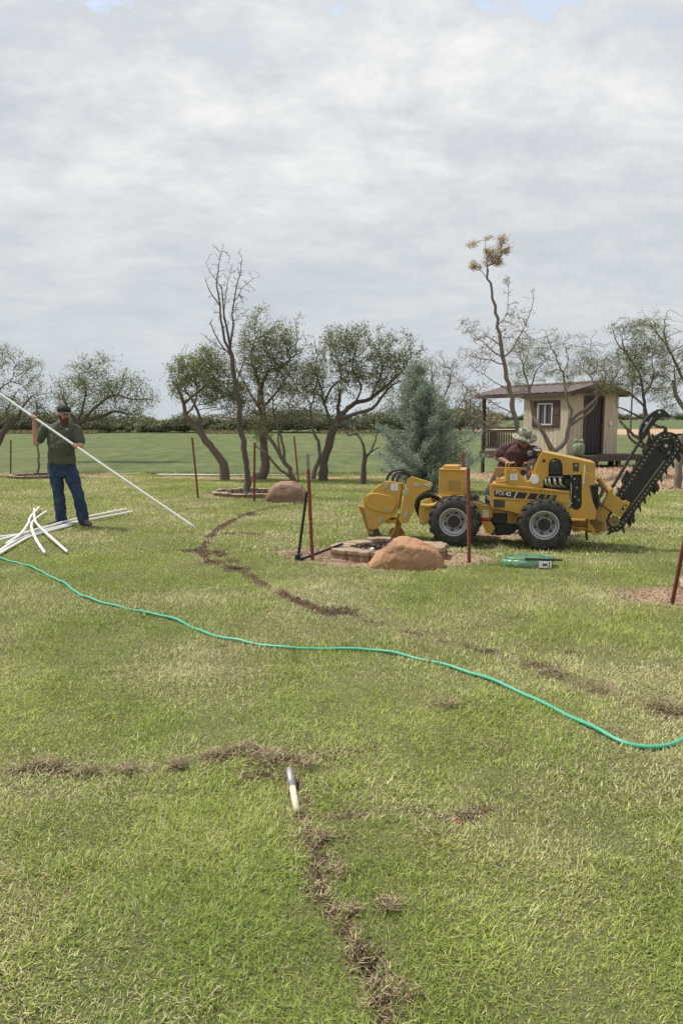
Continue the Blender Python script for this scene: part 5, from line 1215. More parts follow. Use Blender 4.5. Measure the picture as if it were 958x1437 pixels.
# mount, cylinder, hose bundle
plate('swing_mount', [cA(*p) for p in ((770,470),(835,430),(860,470),(860,600),(840,650),(800,705),(765,722),(722,700),(715,560),(735,500))], .25, .5)
plate('swing_neck', [cA(*p) for p in ((835,440),(960,450),(1120,470),(1120,640),(960,640),(850,590))], .38, .34, M_YELD)
tubeM('ram', [(*cA(745,512), .2), (*cA(830,515), .2), (*cA(900,500), .2), (*cA(1000,470), .22)], .028, M_YEL)
tubeM('ram', [(*cA(880,478), .3), (*cA(1000,478), .3)], .022, M_YELD)
for k in range(3): tubeM('hydraulic_hose', [(*cA(735 + 12 * k, 640), .33 + .05 * k), (*cA(690 + 12 * k, 540), .30 + .05 * k), (*cA(705 + 12 * k, 450), .28 + .05 * k), (*cA(770, 400 + 14 * k), .28 + .05 * k), (*cA(850, 402 + 12 * k), .3 + .05 * k), (*cA(960, 460 + 8 * k), .35 + .05 * k)], .019, M_BLACK)
# tank over the front wheel
tk = plate('hydraulic_tank', [cD(503,395), cD(645,398), cD(643,540), cD(498,535)], .30, .42, bev=.012)
plate('tank_lid', [cD(524,372), cD(610,374), cD(612,394), cD(520,394)], .36, .28, bev=.008, parent=tk)
plate('tank_flange', [cD(500,392), cD(648,396), cD(648,402), cD(500,398)], .285, .45, bev=.002, parent=tk)
plate('inspection_plate', [cD(555,458), cD(625,460), cD(624,516), cD(554,514)], .296, .0035, M_YELD, parent=tk, bev=0)
plate('tank_base', [cD(498,536), cD(645,541), cD(640,556), cD(520,552)], .26, .5)
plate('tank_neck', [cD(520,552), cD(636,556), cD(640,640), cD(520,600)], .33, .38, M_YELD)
# articulated frame
af = plate('frame_arm', [cD(560,558), cD(650,560), cD(725,582), cD(800,606), cD(802,665), cD(735,668), cD(690,645), cD(640,600), cD(590,590)], .28, .04)
plate('frame_arm', [cD(560,558), cD(650,560), cD(725,582), cD(800,606), cD(802,665), cD(735,668), cD(690,645), cD(640,600), cD(590,590)], .78, .04)
plate('frame_core', [cD(600,580), cD(720,595), cD(800,615), cD(880,640), cD(880,700), cD(735,690), cD(690,660), cD(600,640)], .33, .44, M_BLACK)
sticker(cD(748,622), cD(778,662), .28, parent=af)
plate('red_bracket', [cD(738,666), cD(790,668), cD(792,681), cD(738,679)], .26, .2, M_RED, bev=.003)
plate('step_plate', [cD(735,682), cD(790,684), cD(815,722), cD(800,753), cD(768,752)], .27, .03)
plate('belly', [cB(110,590), cB(300,620), cB(390,650), cB(390,760), cB(300,830), cB(160,845), cB(140,770)], .40, .36, M_BLACK, bev=.02)
plate('belly_guard', [cB(120,590), cB(400,620), cB(400,740), cB(262,730), cB(262,640), cB(130,640)], .30, .05, M_YELD)
plate('rear_belly', [cB(780,640), cE(540,520), cE(600,560), cE(590,610), cE(520,600), cB(800,720)], .30, .46, M_YELD)
# main body side
arch = [(838,690),(812,640),(790,610),(755,580),(710,560),(660,549),(600,546),(540,552),(490,570),(445,600),(410,628),(378,655)]
bd = plate('side_panel', [cB(*p) for p in ([(103,380),(135,372),(200,378),(822,442),(817,560),(826,640)] + arch + [(320,632),(132,590),(108,560)])], .12, .03, bev=.008)
plate('body', [cB(*p) for p in ((112,388),(200,388),(820,450),(815,560),(800,600),(660,552),(540,556),(445,604),(378,655),(320,632),(132,590))], .155, .68, M_YELD, bev=.01)
plate('side_ridge', [cB(*p) for p in ((130,505),(812,540),(811,548),(130,512))], .110, .0095, M_YEL, bev=.003, parent=bd)
plate('top_ridge', [cB(*p) for p in ((135,372),(822,441),(821,465),(134,400))], .100, .0195, M_YEL, bev=.008, parent=bd)
for nm, seg in (('fender_lip', arch),): 
    tubeM(nm, [(*cB(*p), .112) for p in seg], .008, M_YEL, parent=bd, n=8)
# decal strip and lettering
dz = lambda x: (x - 148) * .078
def par(x0, x1, sl0=28, sl1=28):
    return [cB(x0 + sl0, 437 + dz(x0)), cB(x1 + sl1, 437 + dz(x1)), cB(x1, 490 + dz(x1)), cB(x0, 490 + dz(x0))]
dc = plate('decal', par(148, 318, 0, 28), .1172, .0025, M_BLACK, bev=0, parent=bd)
for x0, x1 in ((333, 418), (440, 515), (530, 580), (595, 628), (645, 655), (662, 684)): plate('stripe', par(x0, x1), .1172, .0025, M_BLACK, bev=0, parent=dc)
plate('slash', par(320, 328), .1170, .0025, M_STICK, bev=0, parent=dc)
def text(s, c0, hpx, wpx, off, m, parent, bold=False, rot=0):
    cu = bpy.data.curves.new('lettering', 'FONT'); cu.body = s; cu.size = hpx * 8.85 / F / .70; cu.extrude = .0008; cu.offset = .0014 if bold else .0004
    o = bpy.data.objects.new('lettering', cu); TS.collection.objects.link(o); TS.view_layers[0].update(); dg = spare_dg()
    me = bpy.data.meshes.new_from_object(o.evaluated_get(dg)); bpy.data.objects.remove(o); me.materials.clear(); me.materials.append(m)
    xs_ = [v.co.x for v in me.vertices]; ys_ = [v.co.y for v in me.vertices]; x0 = min(xs_); kx = wpx * 8.85 / F / (max(xs_) - x0); ky = hpx * 8.85 / F / max(ys_)
    for v in me.vertices: v.co.x = (v.co.x - x0) * kx; v.co.y *= ky
    t = bpy.data.objects.new('lettering', me); link(t); t.parent = parent; q = M(c0, off)
    t.location = q; t.rotation_euler = (math.pi / 2, 0, 0)
    t.rotation_euler = (Matrix.Rotation(math.pi / 2, 3, 'X') @ Matrix.Rotation(rot, 3, 'Z')).to_euler(); return t
text('PTX', cB(162, 474), 5.7, 11.6, .1158, M_STICK, dc, False, -.068)
text('42', cB(244, 481), 5.7, 8.2, .1156, M_STICK, dc, True, -.068)
# vents, headlight, grille
vt = plate('vent', [cB(142,518), cB(242,524), cB(240,592), cB(142,586)], .113, .006, mat('dark_vent', (.045, .045, .042), .6), bev=.002, parent=bd)
plate('tow_loop', [cB(*p) for p in rounded([(103,395),(120,385),(133,395),(133,450),(120,468),(104,455)])], .135, .10, M_YEL, bev=.004)
hl = plate('headlight', [cB(64,495), cB(78,470), cB(112,485), cB(110,555), cB(62,548)], .20, .10, M_BLACK, bev=.008)
plate('lens', [cB(76,478), cB(112,490), cB(108,530), cB(84,520)], .192, .0085, M_CHROME, parent=hl)
# operator tray in front of the engine
tp_ = plate('operator_tray', [cB(160,350), cB(242,350), cB(250,248), cB(342,250), cB(440,358), cB(470,330), cB(500,330), cB(500,408), cB(160,372)], .14, .03)
plate('tray_side', [cB(152,226), cB(415,232), cB(420,330), cB(160,330)], .66, .03, M_YELD)
plate('tray_floor', [cB(160,335), cB(430,340), cB(430,360), cB(160,352)], .172, .486, M_YELD, bev=0)
tubeM('tray_post', [(*cB(258,350), .13), (*cB(260,245), .13)], .028, M_YEL)
tubeM('tray_hook', [(*cB(250,246), .13), (*cB(252,195), .13), (*cB(268,180), .14), (*cB(278,195), .15), (*cB(276,246), .15)], .008, M_YEL)
sticker(cB(287,287), cB(353,343), .14, parent=tp_)
tubeM('lever', [(*cB(180,325), .3), (*cB(215,295), .3), (*cB(245,275), .3)], .010, M_BLACK)
discM('dark_gauge', cB(408,275), 4.2, .42, .06, M_BLACK, 20); tubeM('lever', [(*cB(462,300), .35), (*cB(465,255), .35)], .012, mat('orange_grip', (.55, .16, .05), .5))
kn = discM('filler_cap', cB(508,338), 6.2, .095, .04, M_WHITE, 28)
plate('console', [cB(478,262), cB(505,180), cB(530,128), cB(552,140), cB(520,215), cB(496,270)], .2, .25, M_BLACK)
plate('console_head', [cB(490,75), cB(512,58), cB(570,62), cB(580,84), cB(552,98), cB(520,100), cB(500,128), cB(484,118)], .16, .40, M_BLACK, bev=.008)
plate('gauge_face', [cB(512,64), cB(566,68), cB(562,84), cB(512,80)], .154, .005, M_STICK, bev=0)
plate('control_pod', [cB(445,88), cB(475,84), cB(492,100), cB(488,130), cB(455,130)], .30, .12, mat('grey_plastic', (.20, .20, .20), .5), bev=.006)
# engine hood with cut-outs
hd = plate('hood', [cB(572,84), cB(606,92), cE(562,288), cE(560,343), cB(757,298), cB(752,200), cB(735,165), cB(692,150), cB(655,165), cB(640,192), cB(634,300), cB(585,345), cB(577,414), cB(458,398), cB(450,362), cB(476,322), cB(512,236), cB(548,135)], .13, .035, bev=.008)
plate('hood_top', [cB(572,84), cB(606,92), cE(562,288), cE(560,300), cB(606,104), cB(565,98)], .166, .60, M_YEL, bev=.008)
plate('hood_side', [cB(572,90), cB(606,98), cE(562,294), cE(560,343), cB(757,298), cB(600,150), cB(560,140)], .76, .03, M_YEL)
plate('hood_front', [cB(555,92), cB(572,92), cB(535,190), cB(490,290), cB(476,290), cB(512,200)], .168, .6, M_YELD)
plate('engine_block', [cB(592,190), cB(800,230), cE(556,343), cE(530,470), cE(470,500), cB(825,440), cB(585,412)], .22, .5, M_BLACK, bev=.01)
for c, r in (((590,170), 2.4),): discM('rubber_plug', cB(*c), r, .124, .008, mat('brown_rubber', (.08, .04, .025), .6), 14, parent=hd)
plate('warning_decal', [cB(850,187), cB(906,190), cB(904,268), cB(850,262)], .1270, .003, mat('brown_decal', (.075, .05, .04), .5), bev=0, parent=hd)
discM('decal_mark', cB(877,212), 1.6, .1262, .0025, mat('decal_grey', (.35, .3, .25), .5), 12, parent=hd)
# filter drum
fd = plate('air_filter', [cB(*p) for p in ((642,296),(648,200),(665,172),(692,160),(722,170),(742,200),(748,296))], .10, .11, M_BLACK, bev=.012)
discM('filter_cap', cB(694,212), 7.0, .085, .014, mat('satin_black', (.03, .03, .032), .28), 32, parent=fd, prof=[(1, .0), (.93, -.006), (.85, .002), (.2, -.002)])
discM('filter_nub', cB(688,275), 2.8, .085, .014, M_BLACK, 16, parent=fd)
# exhaust headers
for k, x in enumerate((606, 640, 688, 737)):
    tubeM('exhaust_pipe', [(*cB(x - 4, 322), .16), (*cB(x, 345), .145), (*cB(x + 2, 372), .15), (*cB(x + 22, 392 + k), .18), (*cB(x + 52, 402), .21)], .0165, mat('exhaust_steel', (.62, .60, .56), .35, .8, var=.15, vscale=15), step=.012)
plate('manifold_guard', [cB(588,305), cB(765,308), cB(763,322), cB(588,318)], .14, .03, mat('dull_alloy', (.30, .29, .27), .5, .6))
plate('alternator', [cB(770,330), cB(830,325), cB(830,400), cB(790,400), cB(765,370)], .17, .1, M_BLACK, bev=.015)
tubeM('fuel_pipe', [(*cB(838,300), .16), (*cB(836,400), .15), (*cB(828,560), .15), (*cB(826,630), .16), (*cB(850,672), .17), (*cB(920,676), .18), (*cB(952,676), .18)], .009, M_CHROME)
tubeM('hydraulic_hose', [(*cB(850,640), .2), (*cB(832,590), .18), (*cB(815,580), .16)], .012, M_BLACK)
# tall right panel round the engine bay
rp = plate('rear_panel', [cE(500,325), cE(560,343), cE(562,388), cE(532,390), cE(545,450), cE(568,505), cE(560,545), cE(455,540), cE(440,505), cE(455,490), cE(470,502), cE(485,500), cE(496,488), cE(500,470)], .12, .03)
plate('rear_box', [cE(505,345), cE(558,350), cE(540,400), cE(560,520), cE(500,540), cE(500,480)], .155, .6, M_YELD)
plate('engine_bay', [cE(446,345), cE(499,348), cE(499,470), cE(485,499), cE(460,500), cE(446,485)], .17, .045, mat('engine_dark', (.02, .02, .02), .5), bev=0)
for c in ((468,360), (478,400), (470,440), (488,455), (455,470)): discM('fitting', cE(*c), 1.2, .15, .02, M_CHROME, 8)
tubeM('hydraulic_hose', [(*cE(452,350), .155), (*cE(458,420), .15), (*cE(470,480), .155)], .010, M_BLACK)
tubeM('hood_latch', [(*cE(513,300), .10), (*cE(514,330), .095), (*cE(511,350), .10), (*cE(509,383), .10)], .010, mat('clear_latch', (.55, .52, .40), .3))
sd = plate('step', [cE(452,540), cE(518,543), cE(518,552), cE(452,550)], .02, .16)
plate('tow_bracket', [cE(455,575), cE(520,578), cE(540,560), cE(560,590), cE(600,600), cE(585,612), cE(550,612), cE(545,598), cE(520,590), cE(488,600), cE(460,600), cE(452,585)], .26, .03, M_YEL)
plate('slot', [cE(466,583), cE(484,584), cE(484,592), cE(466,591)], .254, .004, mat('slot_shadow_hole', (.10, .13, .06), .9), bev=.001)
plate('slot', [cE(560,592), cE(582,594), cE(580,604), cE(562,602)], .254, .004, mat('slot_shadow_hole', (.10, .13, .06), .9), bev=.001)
plate('rear_post', [cC(145,945), cC(165,945), cC(165,975), cC(158,1120), cC(145,1118)], .20, .06, M_YEL)
plate('stabiliser', [cC(122,1040), cC(140,1040), cC(150,1205), cC(128,1205)], .42, .06, mat('rusty_brown', (.16, .07, .045), .7), bev=.003)
plate('rear_plate', [cC(160,960), cC(260,905), cC(330,960), cC(300,1040), (cC(320,1110)), cC(262,1140), cC(165,1125)], .30, .45, M_YELD)
# rear hoses, curved shield, cylinder
plate('rear_guard', [cC(140,742), cC(170,738), cC(240,730), cC(235,800), cC(240,890), cC(232,940), cC(200,950), cC(180,900), cC(165,800)], .24, .3, M_BLACK, bev=.01)
tubeM('hydraulic_hose', [(*cC(215,745), .22), (*cC(250,728), .21), (*cC(275,760), .20), (*cC(262,810), .20), (*cC(235,850), .21), (*cC(245,890), .22), (*cC(275,905), .24)], .022, mat('grey_hose', (.075, .068, .062), .5))
tubeM('ram', [(*cC(240,680), .55), (*cC(300,755), .5), (*cC(345,820), .45)], .036, M_YEL)
# --- trencher boom
bo = .42                                                             # near face of the boom
mt_ = plate('boom_mount', [cC(345,752), cC(368,762), cC(356,806), cC(388,824), cC(445,870), cC(470,858), cC(512,885), cC(432,1008), cC(395,990), cC(340,955), cC(265,905), cC(290,860)], bo - .10, .045, bev=.01)
plate('boom_mount', [cC(356,806), cC(388,824), cC(445,870), cC(512,885), cC(432,1008), cC(340,955), cC(265,905), cC(290,860)], bo + .20, .045, bev=.01)
plate('mount_block', [cC(335,800), cC(388,830), cC(445,875), cC(400,960), cC(340,945), cC(275,900)], bo - .054, .25, M_YELD)
plate('adjuster_plate', [cC(470,896), cC(478,905), cC(470,925), cC(455,935), cC(440,972), cC(420,968), cC(420,950), cC(438,935), cC(442,908)], bo - .112, .011, M_BLACK, bev=.002, parent=mt_)
for c in ((459,919), (434,957)): discM('bolt', cC(*c), 1.8, bo - .125, .013, M_CHROME, 12, parent=mt_)
def rot2(p, c, a): return (c[0] + p[0] * math.cos(a) - p[1] * math.sin(a), c[1] + p[0] * math.sin(a) + p[1] * math.cos(a))
A0, A1 = Vector((362, 1030, 0)), Vector((812, 397, 0)); dv = (A1 - A0); Lc = dv.length; dn = dv.normalized(); pn = Vector((-dn.y, dn.x, 0))  # pn points to the lower right side
if pn.x < 0: pn = -pn
bm_ = plate('boom', [cC(*(A0 + dn * f * Lc + pn * s * wd_).xy) for f, s, wd_ in ((.16, -1, 56), (.90, -1, 66), (.98, -1, 40), (.98, 1, 40), (.90, 1, 64), (.10, 1, 56))], bo, .07, M_BLACK, bev=.006)
plate('boom_edge', [cC(*(A0 + dn * f * Lc + pn * wd_).xy) for f, wd_ in ((.16, 49), (.86, 58), (.86, 64), (.16, 55))], bo - .006, .012, mat('worn_edge', (.42, .40, .22), .5), bev=0, parent=bm_)
pl_ = discM('idler', cC(812,397), 9.6, bo - .02, .11, M_BLACK, 36, prof=[(1, .0), (.92, -.012), (.6, -.008), (.5, -.016), (.2, -.016)])
discM('bolt', cC(812,397), 2.2, bo - .045, .02, M_CHROME, 16, parent=pl_)
sp_ = discM('sprocket', cC(374,1047), 5.6, bo - .03, .10, mat('worn_brass_sprocket', (.32, .22, .09), .5, .4, var=.2), 24)
q0 = M(cC(374,1047), bo - .03); mb = MB()
for k in range(8): a = k * math.pi / 4 + .2; mb.box(q0 + Vector((.055 * math.cos(a), .05, .055 * math.sin(a))), (.03, .09, .03), Matrix.Rotation(-a, 3, 'Y'))
mb.build('sprocket_tooth', MATS['worn_brass_sprocket'], sp_, world=False, bevel=.003); discM('bolt', cC(374,1047), 1.8, bo - .045, .02, mat('dark_bolt', (.12, .10, .08), .5, .6), 12, parent=sp_)
# chain path in crop pixels: two runs and two arcs
HW0, HW1 = 72, 92; path = []
nrun = 60
ul = math.atan2(-pn.y, -pn.x)
for i in range(nrun + 1): f = i / nrun; c = A0 + dn * Lc * f; path.append(c - pn * (HW0 + (HW1 - HW0) * f))
for i in range(1, 24): a = math.pi * i / 24; path.append(A1 + (-pn * math.cos(a) + dn * math.sin(a)) * HW1)
for i in range(nrun + 1): f = 1 - i / nrun; c = A0 + dn * Lc * f; path.append(c + pn * (HW0 + (HW1 - HW0) * f))
for i in range(1, 20): a = math.pi * i / 20; path.append(A0 + (pn * math.cos(a) - dn * math.sin(a)) * HW0)
loc = [M(cC(v.x, v.y), bo + .03) for v in path]; cs = [0]
for a, b in zip(loc, loc[1:] + loc[:1]): cs.append(cs[-1] + (b - a).length)
def onpath(s):
    s %= cs[-1]; k = max(i for i in range(len(loc)) if cs[i] <= s); a, b = loc[k], loc[(k + 1) % len(loc)]; f = (s - cs[k]) / max(1e-9, (b - a).length); return a.lerp(b, f), (b - a).normalized()
NL = 54; pitch = cs[-1] / NL; mb = MB(); bolts = MB()
cen = M(cC(*(A0 + dn * Lc * .5).xy), bo + .03)
for k in range(NL):
    p, d = onpath(k * pitch); o_ = Vector((d.z, 0, -d.x))
    p2, d2 = onpath(k * pitch + .02)
    # outward = away from the boom axis
    ax = (M(cC(*A1.xy), bo + .03) - M(cC(*A0.xy), bo + .03)).normalized(); rel = p - cen; side = rel - ax * rel.dot(ax)
    lim = abs(rel.dot(ax)) > (M(cC(*A1.xy), bo + .03) - cen).length
    ref = side if not lim else (p - (M(cC(*A1.xy), bo + .03) if rel.dot(ax) > 0 else M(cC(*A0.xy), bo + .03)))
    if o_.dot(ref) < 0: o_ = -o_
    R_m = Matrix((d, Vector((0, 1, 0)), o_)).transposed()
    if R_m.determinant() < 0: R_m = Matrix((-d, Vector((0, 1, 0)), o_)).transposed()
    for yy in ((-.052, .052) if k % 2 else (-.040, .040)): mb.box(p + Vector((0, yy, 0)), (pitch * 1.22, .011, .076), R_m)
    mb.tube([p + d * pitch * .5 + Vector((0, -.05, 0)), p + d * pitch * .5 + Vector((0, .05, 0))], .014, 8)
    if 1: bolts.tube([p + Vector((0, -.068, 0)), p + Vector((0, -.05, 0))], .0085, 6)
    # digging tooth
    big = k % 9 in (0, 1); every = k % 2 == 0 or big
    if every:
        t = MB(); h = .075 if big else .058; bw = .032 if big else .020; yo = (-.06, .0, .05)[k % 3]
        lean = d * (.02 if k % 2 else .026)
        b0 = p + o_ * .030
        pr = [b0 - d * bw, b0 + d * bw, b0 + d * bw * .9 + o_ * h * .6 + lean, b0 + d * bw * .7 + o_ * h + lean * 1.6, b0 - d * bw * (.5 if big else .1) + o_ * h * .85 + lean]
        t.prism([v + Vector((0, yo - .045, 0)) for v in pr], (0, .03 if not big else .06, 0)); t.build('chain_tooth', M_STEEL if not big else mat('brown_tooth', (.05, .036, .03), .6, .4, var=.3, vscale=30), mc, world=False, bevel=.003)
        mb.box(p + o_ * .038 + Vector((0, 0, 0)), (pitch * .8, .12, .008), R_m)
ch = mb.build('digging_chain', M_STEEL, mc, world=False); bolts.build('chain_bolt', M_CHROME, ch, world=False)
# crumber bar with its hooked shoe
tubeM('crumber_bar', [(*cC(352,755), bo - .07), (*cC(605,330), bo - .02)], .0185, M_BLACK)
plate('crumber_shoe', [cC(*p) for p in ((580,330),(585,270),(596,225),(620,185),(655,145),(700,108),(745,86),(780,84),(805,98),(858,152),(800,152),(770,160),(735,185),(700,225),(675,260),(650,305),(628,340),(605,352))], bo - .05, .08, M_BLACK, bev=.005)
for c in ((755,112), (645,205)): discM('bolt', cC(*c), 2.0, bo - .06, .012, M_CHROME, 14)
plate('shoe_slot', [cC(612,280), cC(622,250), cC(695,150), cC(700,158), cC(630,262), cC(618,285)], bo - .053, .004, mat('slot_grey', (.33, .34, .31), .6), bev=0)
# ------------------------------------------------------------------ people
M_SKIN = mat('skin', (.46, .27, .20), .55, var=.10, vscale=12, spec=.4)
M_SKIN2 = mat('tanned_skin', (.27, .145, .10), .55, var=.10, vscale=12)
M_SHIRT = mat('olive_shirt_cloth', (.078, .082, .058), .9, var=.12, vscale=10, bump=.2, bscale=200)
M_MAR = mat('maroon_shirt_cloth', (.075, .034, .034), .9, var=.12, vscale=10, bump=.2, bscale=200)
M_JEAN = mat('blue_denim', (.018, .040, .080), .9, var=.30, vscale=7, dirt=(.13, .20, .30), dirt_amt=.35, bump=.3, bscale=150)
M_BOOT = mat('brown_leather', (.11, .075, .055), .7, var=.3, vscale=15)
M_CAP = mat('black_cap_cloth', (.022, .022, .023), .8, var=.2)
M_BRIM = mat('grey_cap_brim', (.06, .06, .062), .8, var=.2)
M_BEARD = mat('reddish_brown_beard', (.115, .060, .038), .95, var=.4, vscale=60, bump=1, bscale=180)
M_HAIR = mat('dark_brown_hair', (.04, .028, .02), .9, var=.3, vscale=60)
XR = Vector((1, 0, 0)); YB = Vector((0, 1, 0)); ZU = Vector((0, 0, 1))
def limb(mb, pts, rs, n=14): mb.tube(spline(pts, .04) if len(pts) > 2 else pts, list(np.interp(np.linspace(0, 1, len(spline(pts, .04)) if len(pts) > 2 else len(pts)), np.linspace(0, 1, len(rs)), rs)), n, rnd_end=True)
def head_mesh(mb, c, yaw, pitch, s=1.0):
    """skull, jaw, nose, ears, eye sockets; faces -y before yaw"""
    R = Matrix.Rotation(yaw, 3, 'Z') @ Matrix.Rotation(pitch, 3, 'X'); T = lambda x, y, z: c + R @ (Vector((x, y, z)) * s)
    mb.ell(T(0, .012, .028), (.076 * s, .094 * s, .092 * s), R, 20, 12); mb.ell(T(0, -.022, -.045), (.058 * s, .066 * s, .068 * s), R, 16, 10)
    mb.ell(T(0, -.052, -.085), (.030 * s, .028 * s, .022 * s), R); mb.tube([T(0, -.088, .02), T(0, -.108, -.018), T(0, -.095, -.030)], [.009 * s, .015 * s, .010 * s], 8, rnd_end=True)
    for x in (-1, 1):
        mb.ell(T(.077 * x, .012, -.005), (.010 * s, .020 * s, .032 * s), R, 10, 8); mb.ell(T(.028 * x, -.076, .034), (.026 * s, .014 * s, .010 * s), R, 10, 6); mb.ell(T(.040 * x, -.062, -.012), (.024 * s, .022 * s, .018 * s), R, 10, 6)
    mb.ell(T(0, -.086, -.050), (.024 * s, .012 * s, .007 * s), R, 10, 6); mb.ell(T(0, -.085, -.060), (.020 * s, .012 * s, .007 * s), R, 10, 6)
    return T, R
def eyes(T, R, parent, s=1.0):
    for x in (-1, 1):
        mb = MB(); mb.ell(T(.030 * x, -.083, .014), (.011 * s, .006 * s, .006 * s), R, 10, 6); e = mb.build('eye', mat('eye_white', (.55, .52, .48), .3), parent, smooth=True)
        mb = MB(); mb.ell(T(.030 * x, -.0885, .014), (.005 * s, .003 * s, .005 * s), R, 8, 6); mb.build('iris', mat('iris_brown', (.05, .03, .02), .2), e, smooth=True)
def grip_hand(mb, c, axis, palm, wrist, Rp, flip=1):
    """hand closed round a bar through c along axis; palm = unit vector from bar to palm"""
    axis = axis.normalized(); palm = (palm - axis * palm.dot(axis)).normalized(); t = axis.cross(palm) * flip
    k0 = c + palm * (Rp + .014)
    mb.loft([(wrist, axis * .026, palm * .020), (wrist.lerp(k0, .35), axis * .033, palm * .019), (k0 - t * .015, axis * .042, palm * .016), (k0 + t * .022, axis * .040, palm * .014), (k0 + t * .030, axis * .03, palm * .008)])
    for i in range(4):
        b = c + axis * (.021 * (i - 1.5)); r = Rp + .009; ln = (.92, 1.0, .96, .80)[i]; pts = []
        for j in range(7):
            a = math.radians(25 + 215 * ln * j / 6); rr = r + (.010 if j == 0 else 0); pts.append(b + palm * (rr * math.cos(a)) + t * (rr * math.sin(a)))
        mb.tube(pts, [.0098, .0098, .009, .009, .0085, .008, .0075], 8, rnd_end=True)
    pts = []
    for j in range(5):
        a = math.radians(-35 - 95 * j / 4); rr = Rp + .011; pts.append(c + axis * (.046 - .012 * j) + palm * (rr * math.cos(a) + (.012 if j == 0 else 0)) + t * (rr * math.sin(a)))
    mb.tube(pts, [.0125, .012, .011, .0105, .009], 8, rnd_end=True)
def boot(mb, ankle, toe_dir, ln=.27):
    d = Vector((toe_dir.x, toe_dir.y, 0)).normalized(); s_ = d.cross(ZU); h = Vector((ankle.x, ankle.y, 0)) - d * .07; z0 = hz(ankle.x, ankle.y) + .022
    R = []
    for f, w_, ht in ((0, .022, .05), (.08, .034, .085), (.25, .038, .11), (.42, .040, .10), (.6, .046, .072), (.8, .047, .055), (.94, .036, .045), (1.0, .015, .03)):
        c = h + d * ln * f; R.append((Vector((c.x, c.y, z0 + ht / 2)), s_ * w_ * 1.0, ZU * ht / 2))
    mb.loft(R); limb(mb, [Vector((ankle.x, ankle.y, z0 + .06)), Vector((ankle.x, ankle.y, z0 + .18))], [.058, .060])

# --- the standing man with the pipe
fb = gnd(*cF(480, 950)); Ym = fb.y; z0 = hz(fb.x, Ym)
P_ = lambda x, y, dy=0.0: at(*cF(x, y), Ym + dy)
man = thing('person', 'bearded man in black cap, olive T-shirt and blue jeans holding a long white pipe', 'person', (fb.x, Ym, z0))
hipL, hipR = P_(372, 560), P_(462, 560, .02); kL, kR = P_(396, 725, -.05), P_(524, 728, -.03); aL, aR = P_(414, 905, .05), P_(562, 905, .0)
aL.z = z0 + .09; aR.z = z0 + .09
shL, shR = P_(305, 292, -.0), P_(512, 300, .03); eL, eR = P_(247, 392, -.10), P_(546, 408, -.07)
pelvis = P_(416, 548, .01); chest = P_(412, 330, .0); neck = P_(418, 258, .0)
pipeA = P_(228, 218, -.20); pipeB = gnd(277, 747); pipeB.z = hz(pipeB.x, pipeB.y) + .05; pdir = (pipeB - pipeA).normalized()
def onp(px):     # point of the held pipe under crop column px
    k = min(range(2000), key=lambda i: abs((lambda q: (cF(px, 0)[0] - (CX + F * q.x / (q.y * math.cos(PITCH) - (q.z - H) * math.sin(PITCH)))))(pipeA + pdir * (i * .002 - .5))))
    return pipeA + pdir * (k * .002 - .5)
hL = pipeA; hR = onp(507)
head = P_(428, 196, -.03)
body = MB()
T, R = head_mesh(body, head, math.radians(48), math.radians(14), 1.02)
limb(body, [neck - ZU * .06, neck, head - ZU * .03 + YB * .02], [.070, .060, .058])
body.loft([(pelvis - ZU * .06, XR * .15, YB * .10), (pelvis + ZU * .05, XR * .165, YB * .115), (pelvis.lerp(chest, .45), XR * .155, YB * .115), (chest, XR * .18, YB * .115), (chest + ZU * .10, XR * .15, YB * .09), (neck - ZU * .02, XR * .06, YB * .055)])
wL = hL + (eL - hL).normalized() * .085 ; wR = hR + (eR - hR).normalized() * .085
limb(body, [shL, shL.lerp(eL, .5) + YB * .01, eL], [.058, .050, .043]); limb(body, [eL, eL.lerp(wL, .35), wL], [.044, .042, .027])
limb(body, [shR, shR.lerp(eR, .5), eR], [.058, .050, .043]); limb(body, [eR, eR.lerp(wR, .35), wR], [.044, .042, .027])
for a_, k_, n_ in ((hipL, kL, aL), (hipR, kR, aR)): limb(body, [a_, a_.lerp(k_, .5), k_], [.088, .075, .056]); limb(body, [k_, k_.lerp(n_, .35), n_], [.056, .055, .036])
grip_hand(body, hL, pdir, (eL - hL).normalized() * .6 + YB * .55, wL, .0165, 1)
grip_hand(body, hR, pdir, (eR - hR).normalized() * .4 + YB * .7 - ZU * .3, wR, .0165, -1)
bo_ = body.build('body', M_SKIN, man, remesh=.0065); eyes(T, R, man, 1.02)
sh = MB()
hem = P_(418, 530, 0)
sh.loft([(hem - ZU * .005 + XR * .0, XR * .200, YB * .150), (hem + ZU * .06, XR * .198, YB * .150), (P_(415, 430, 0), XR * .192, YB * .155), (P_(412, 350, 0), XR * .198, YB * .140), (P_(410, 300, 0), XR * .205, YB * .115), (P_(412, 268, 0), XR * .155, YB * .09), (P_(418, 248, 0), XR * .075, YB * .072)])
sh.ell(P_(425, 420, -.06), (.15, .12, .17))
sl = shL.lerp(eL, .72); sr = shR.lerp(eR, .74)
limb(sh, [shL + XR * .03, shL, sl], [.075, .078, .076]); limb(sh, [shR - XR * .03, shR, sr], [.076, .080, .080])
so = sh.build('shirt', M_SHIRT, man, remesh=.009, wob=.012)
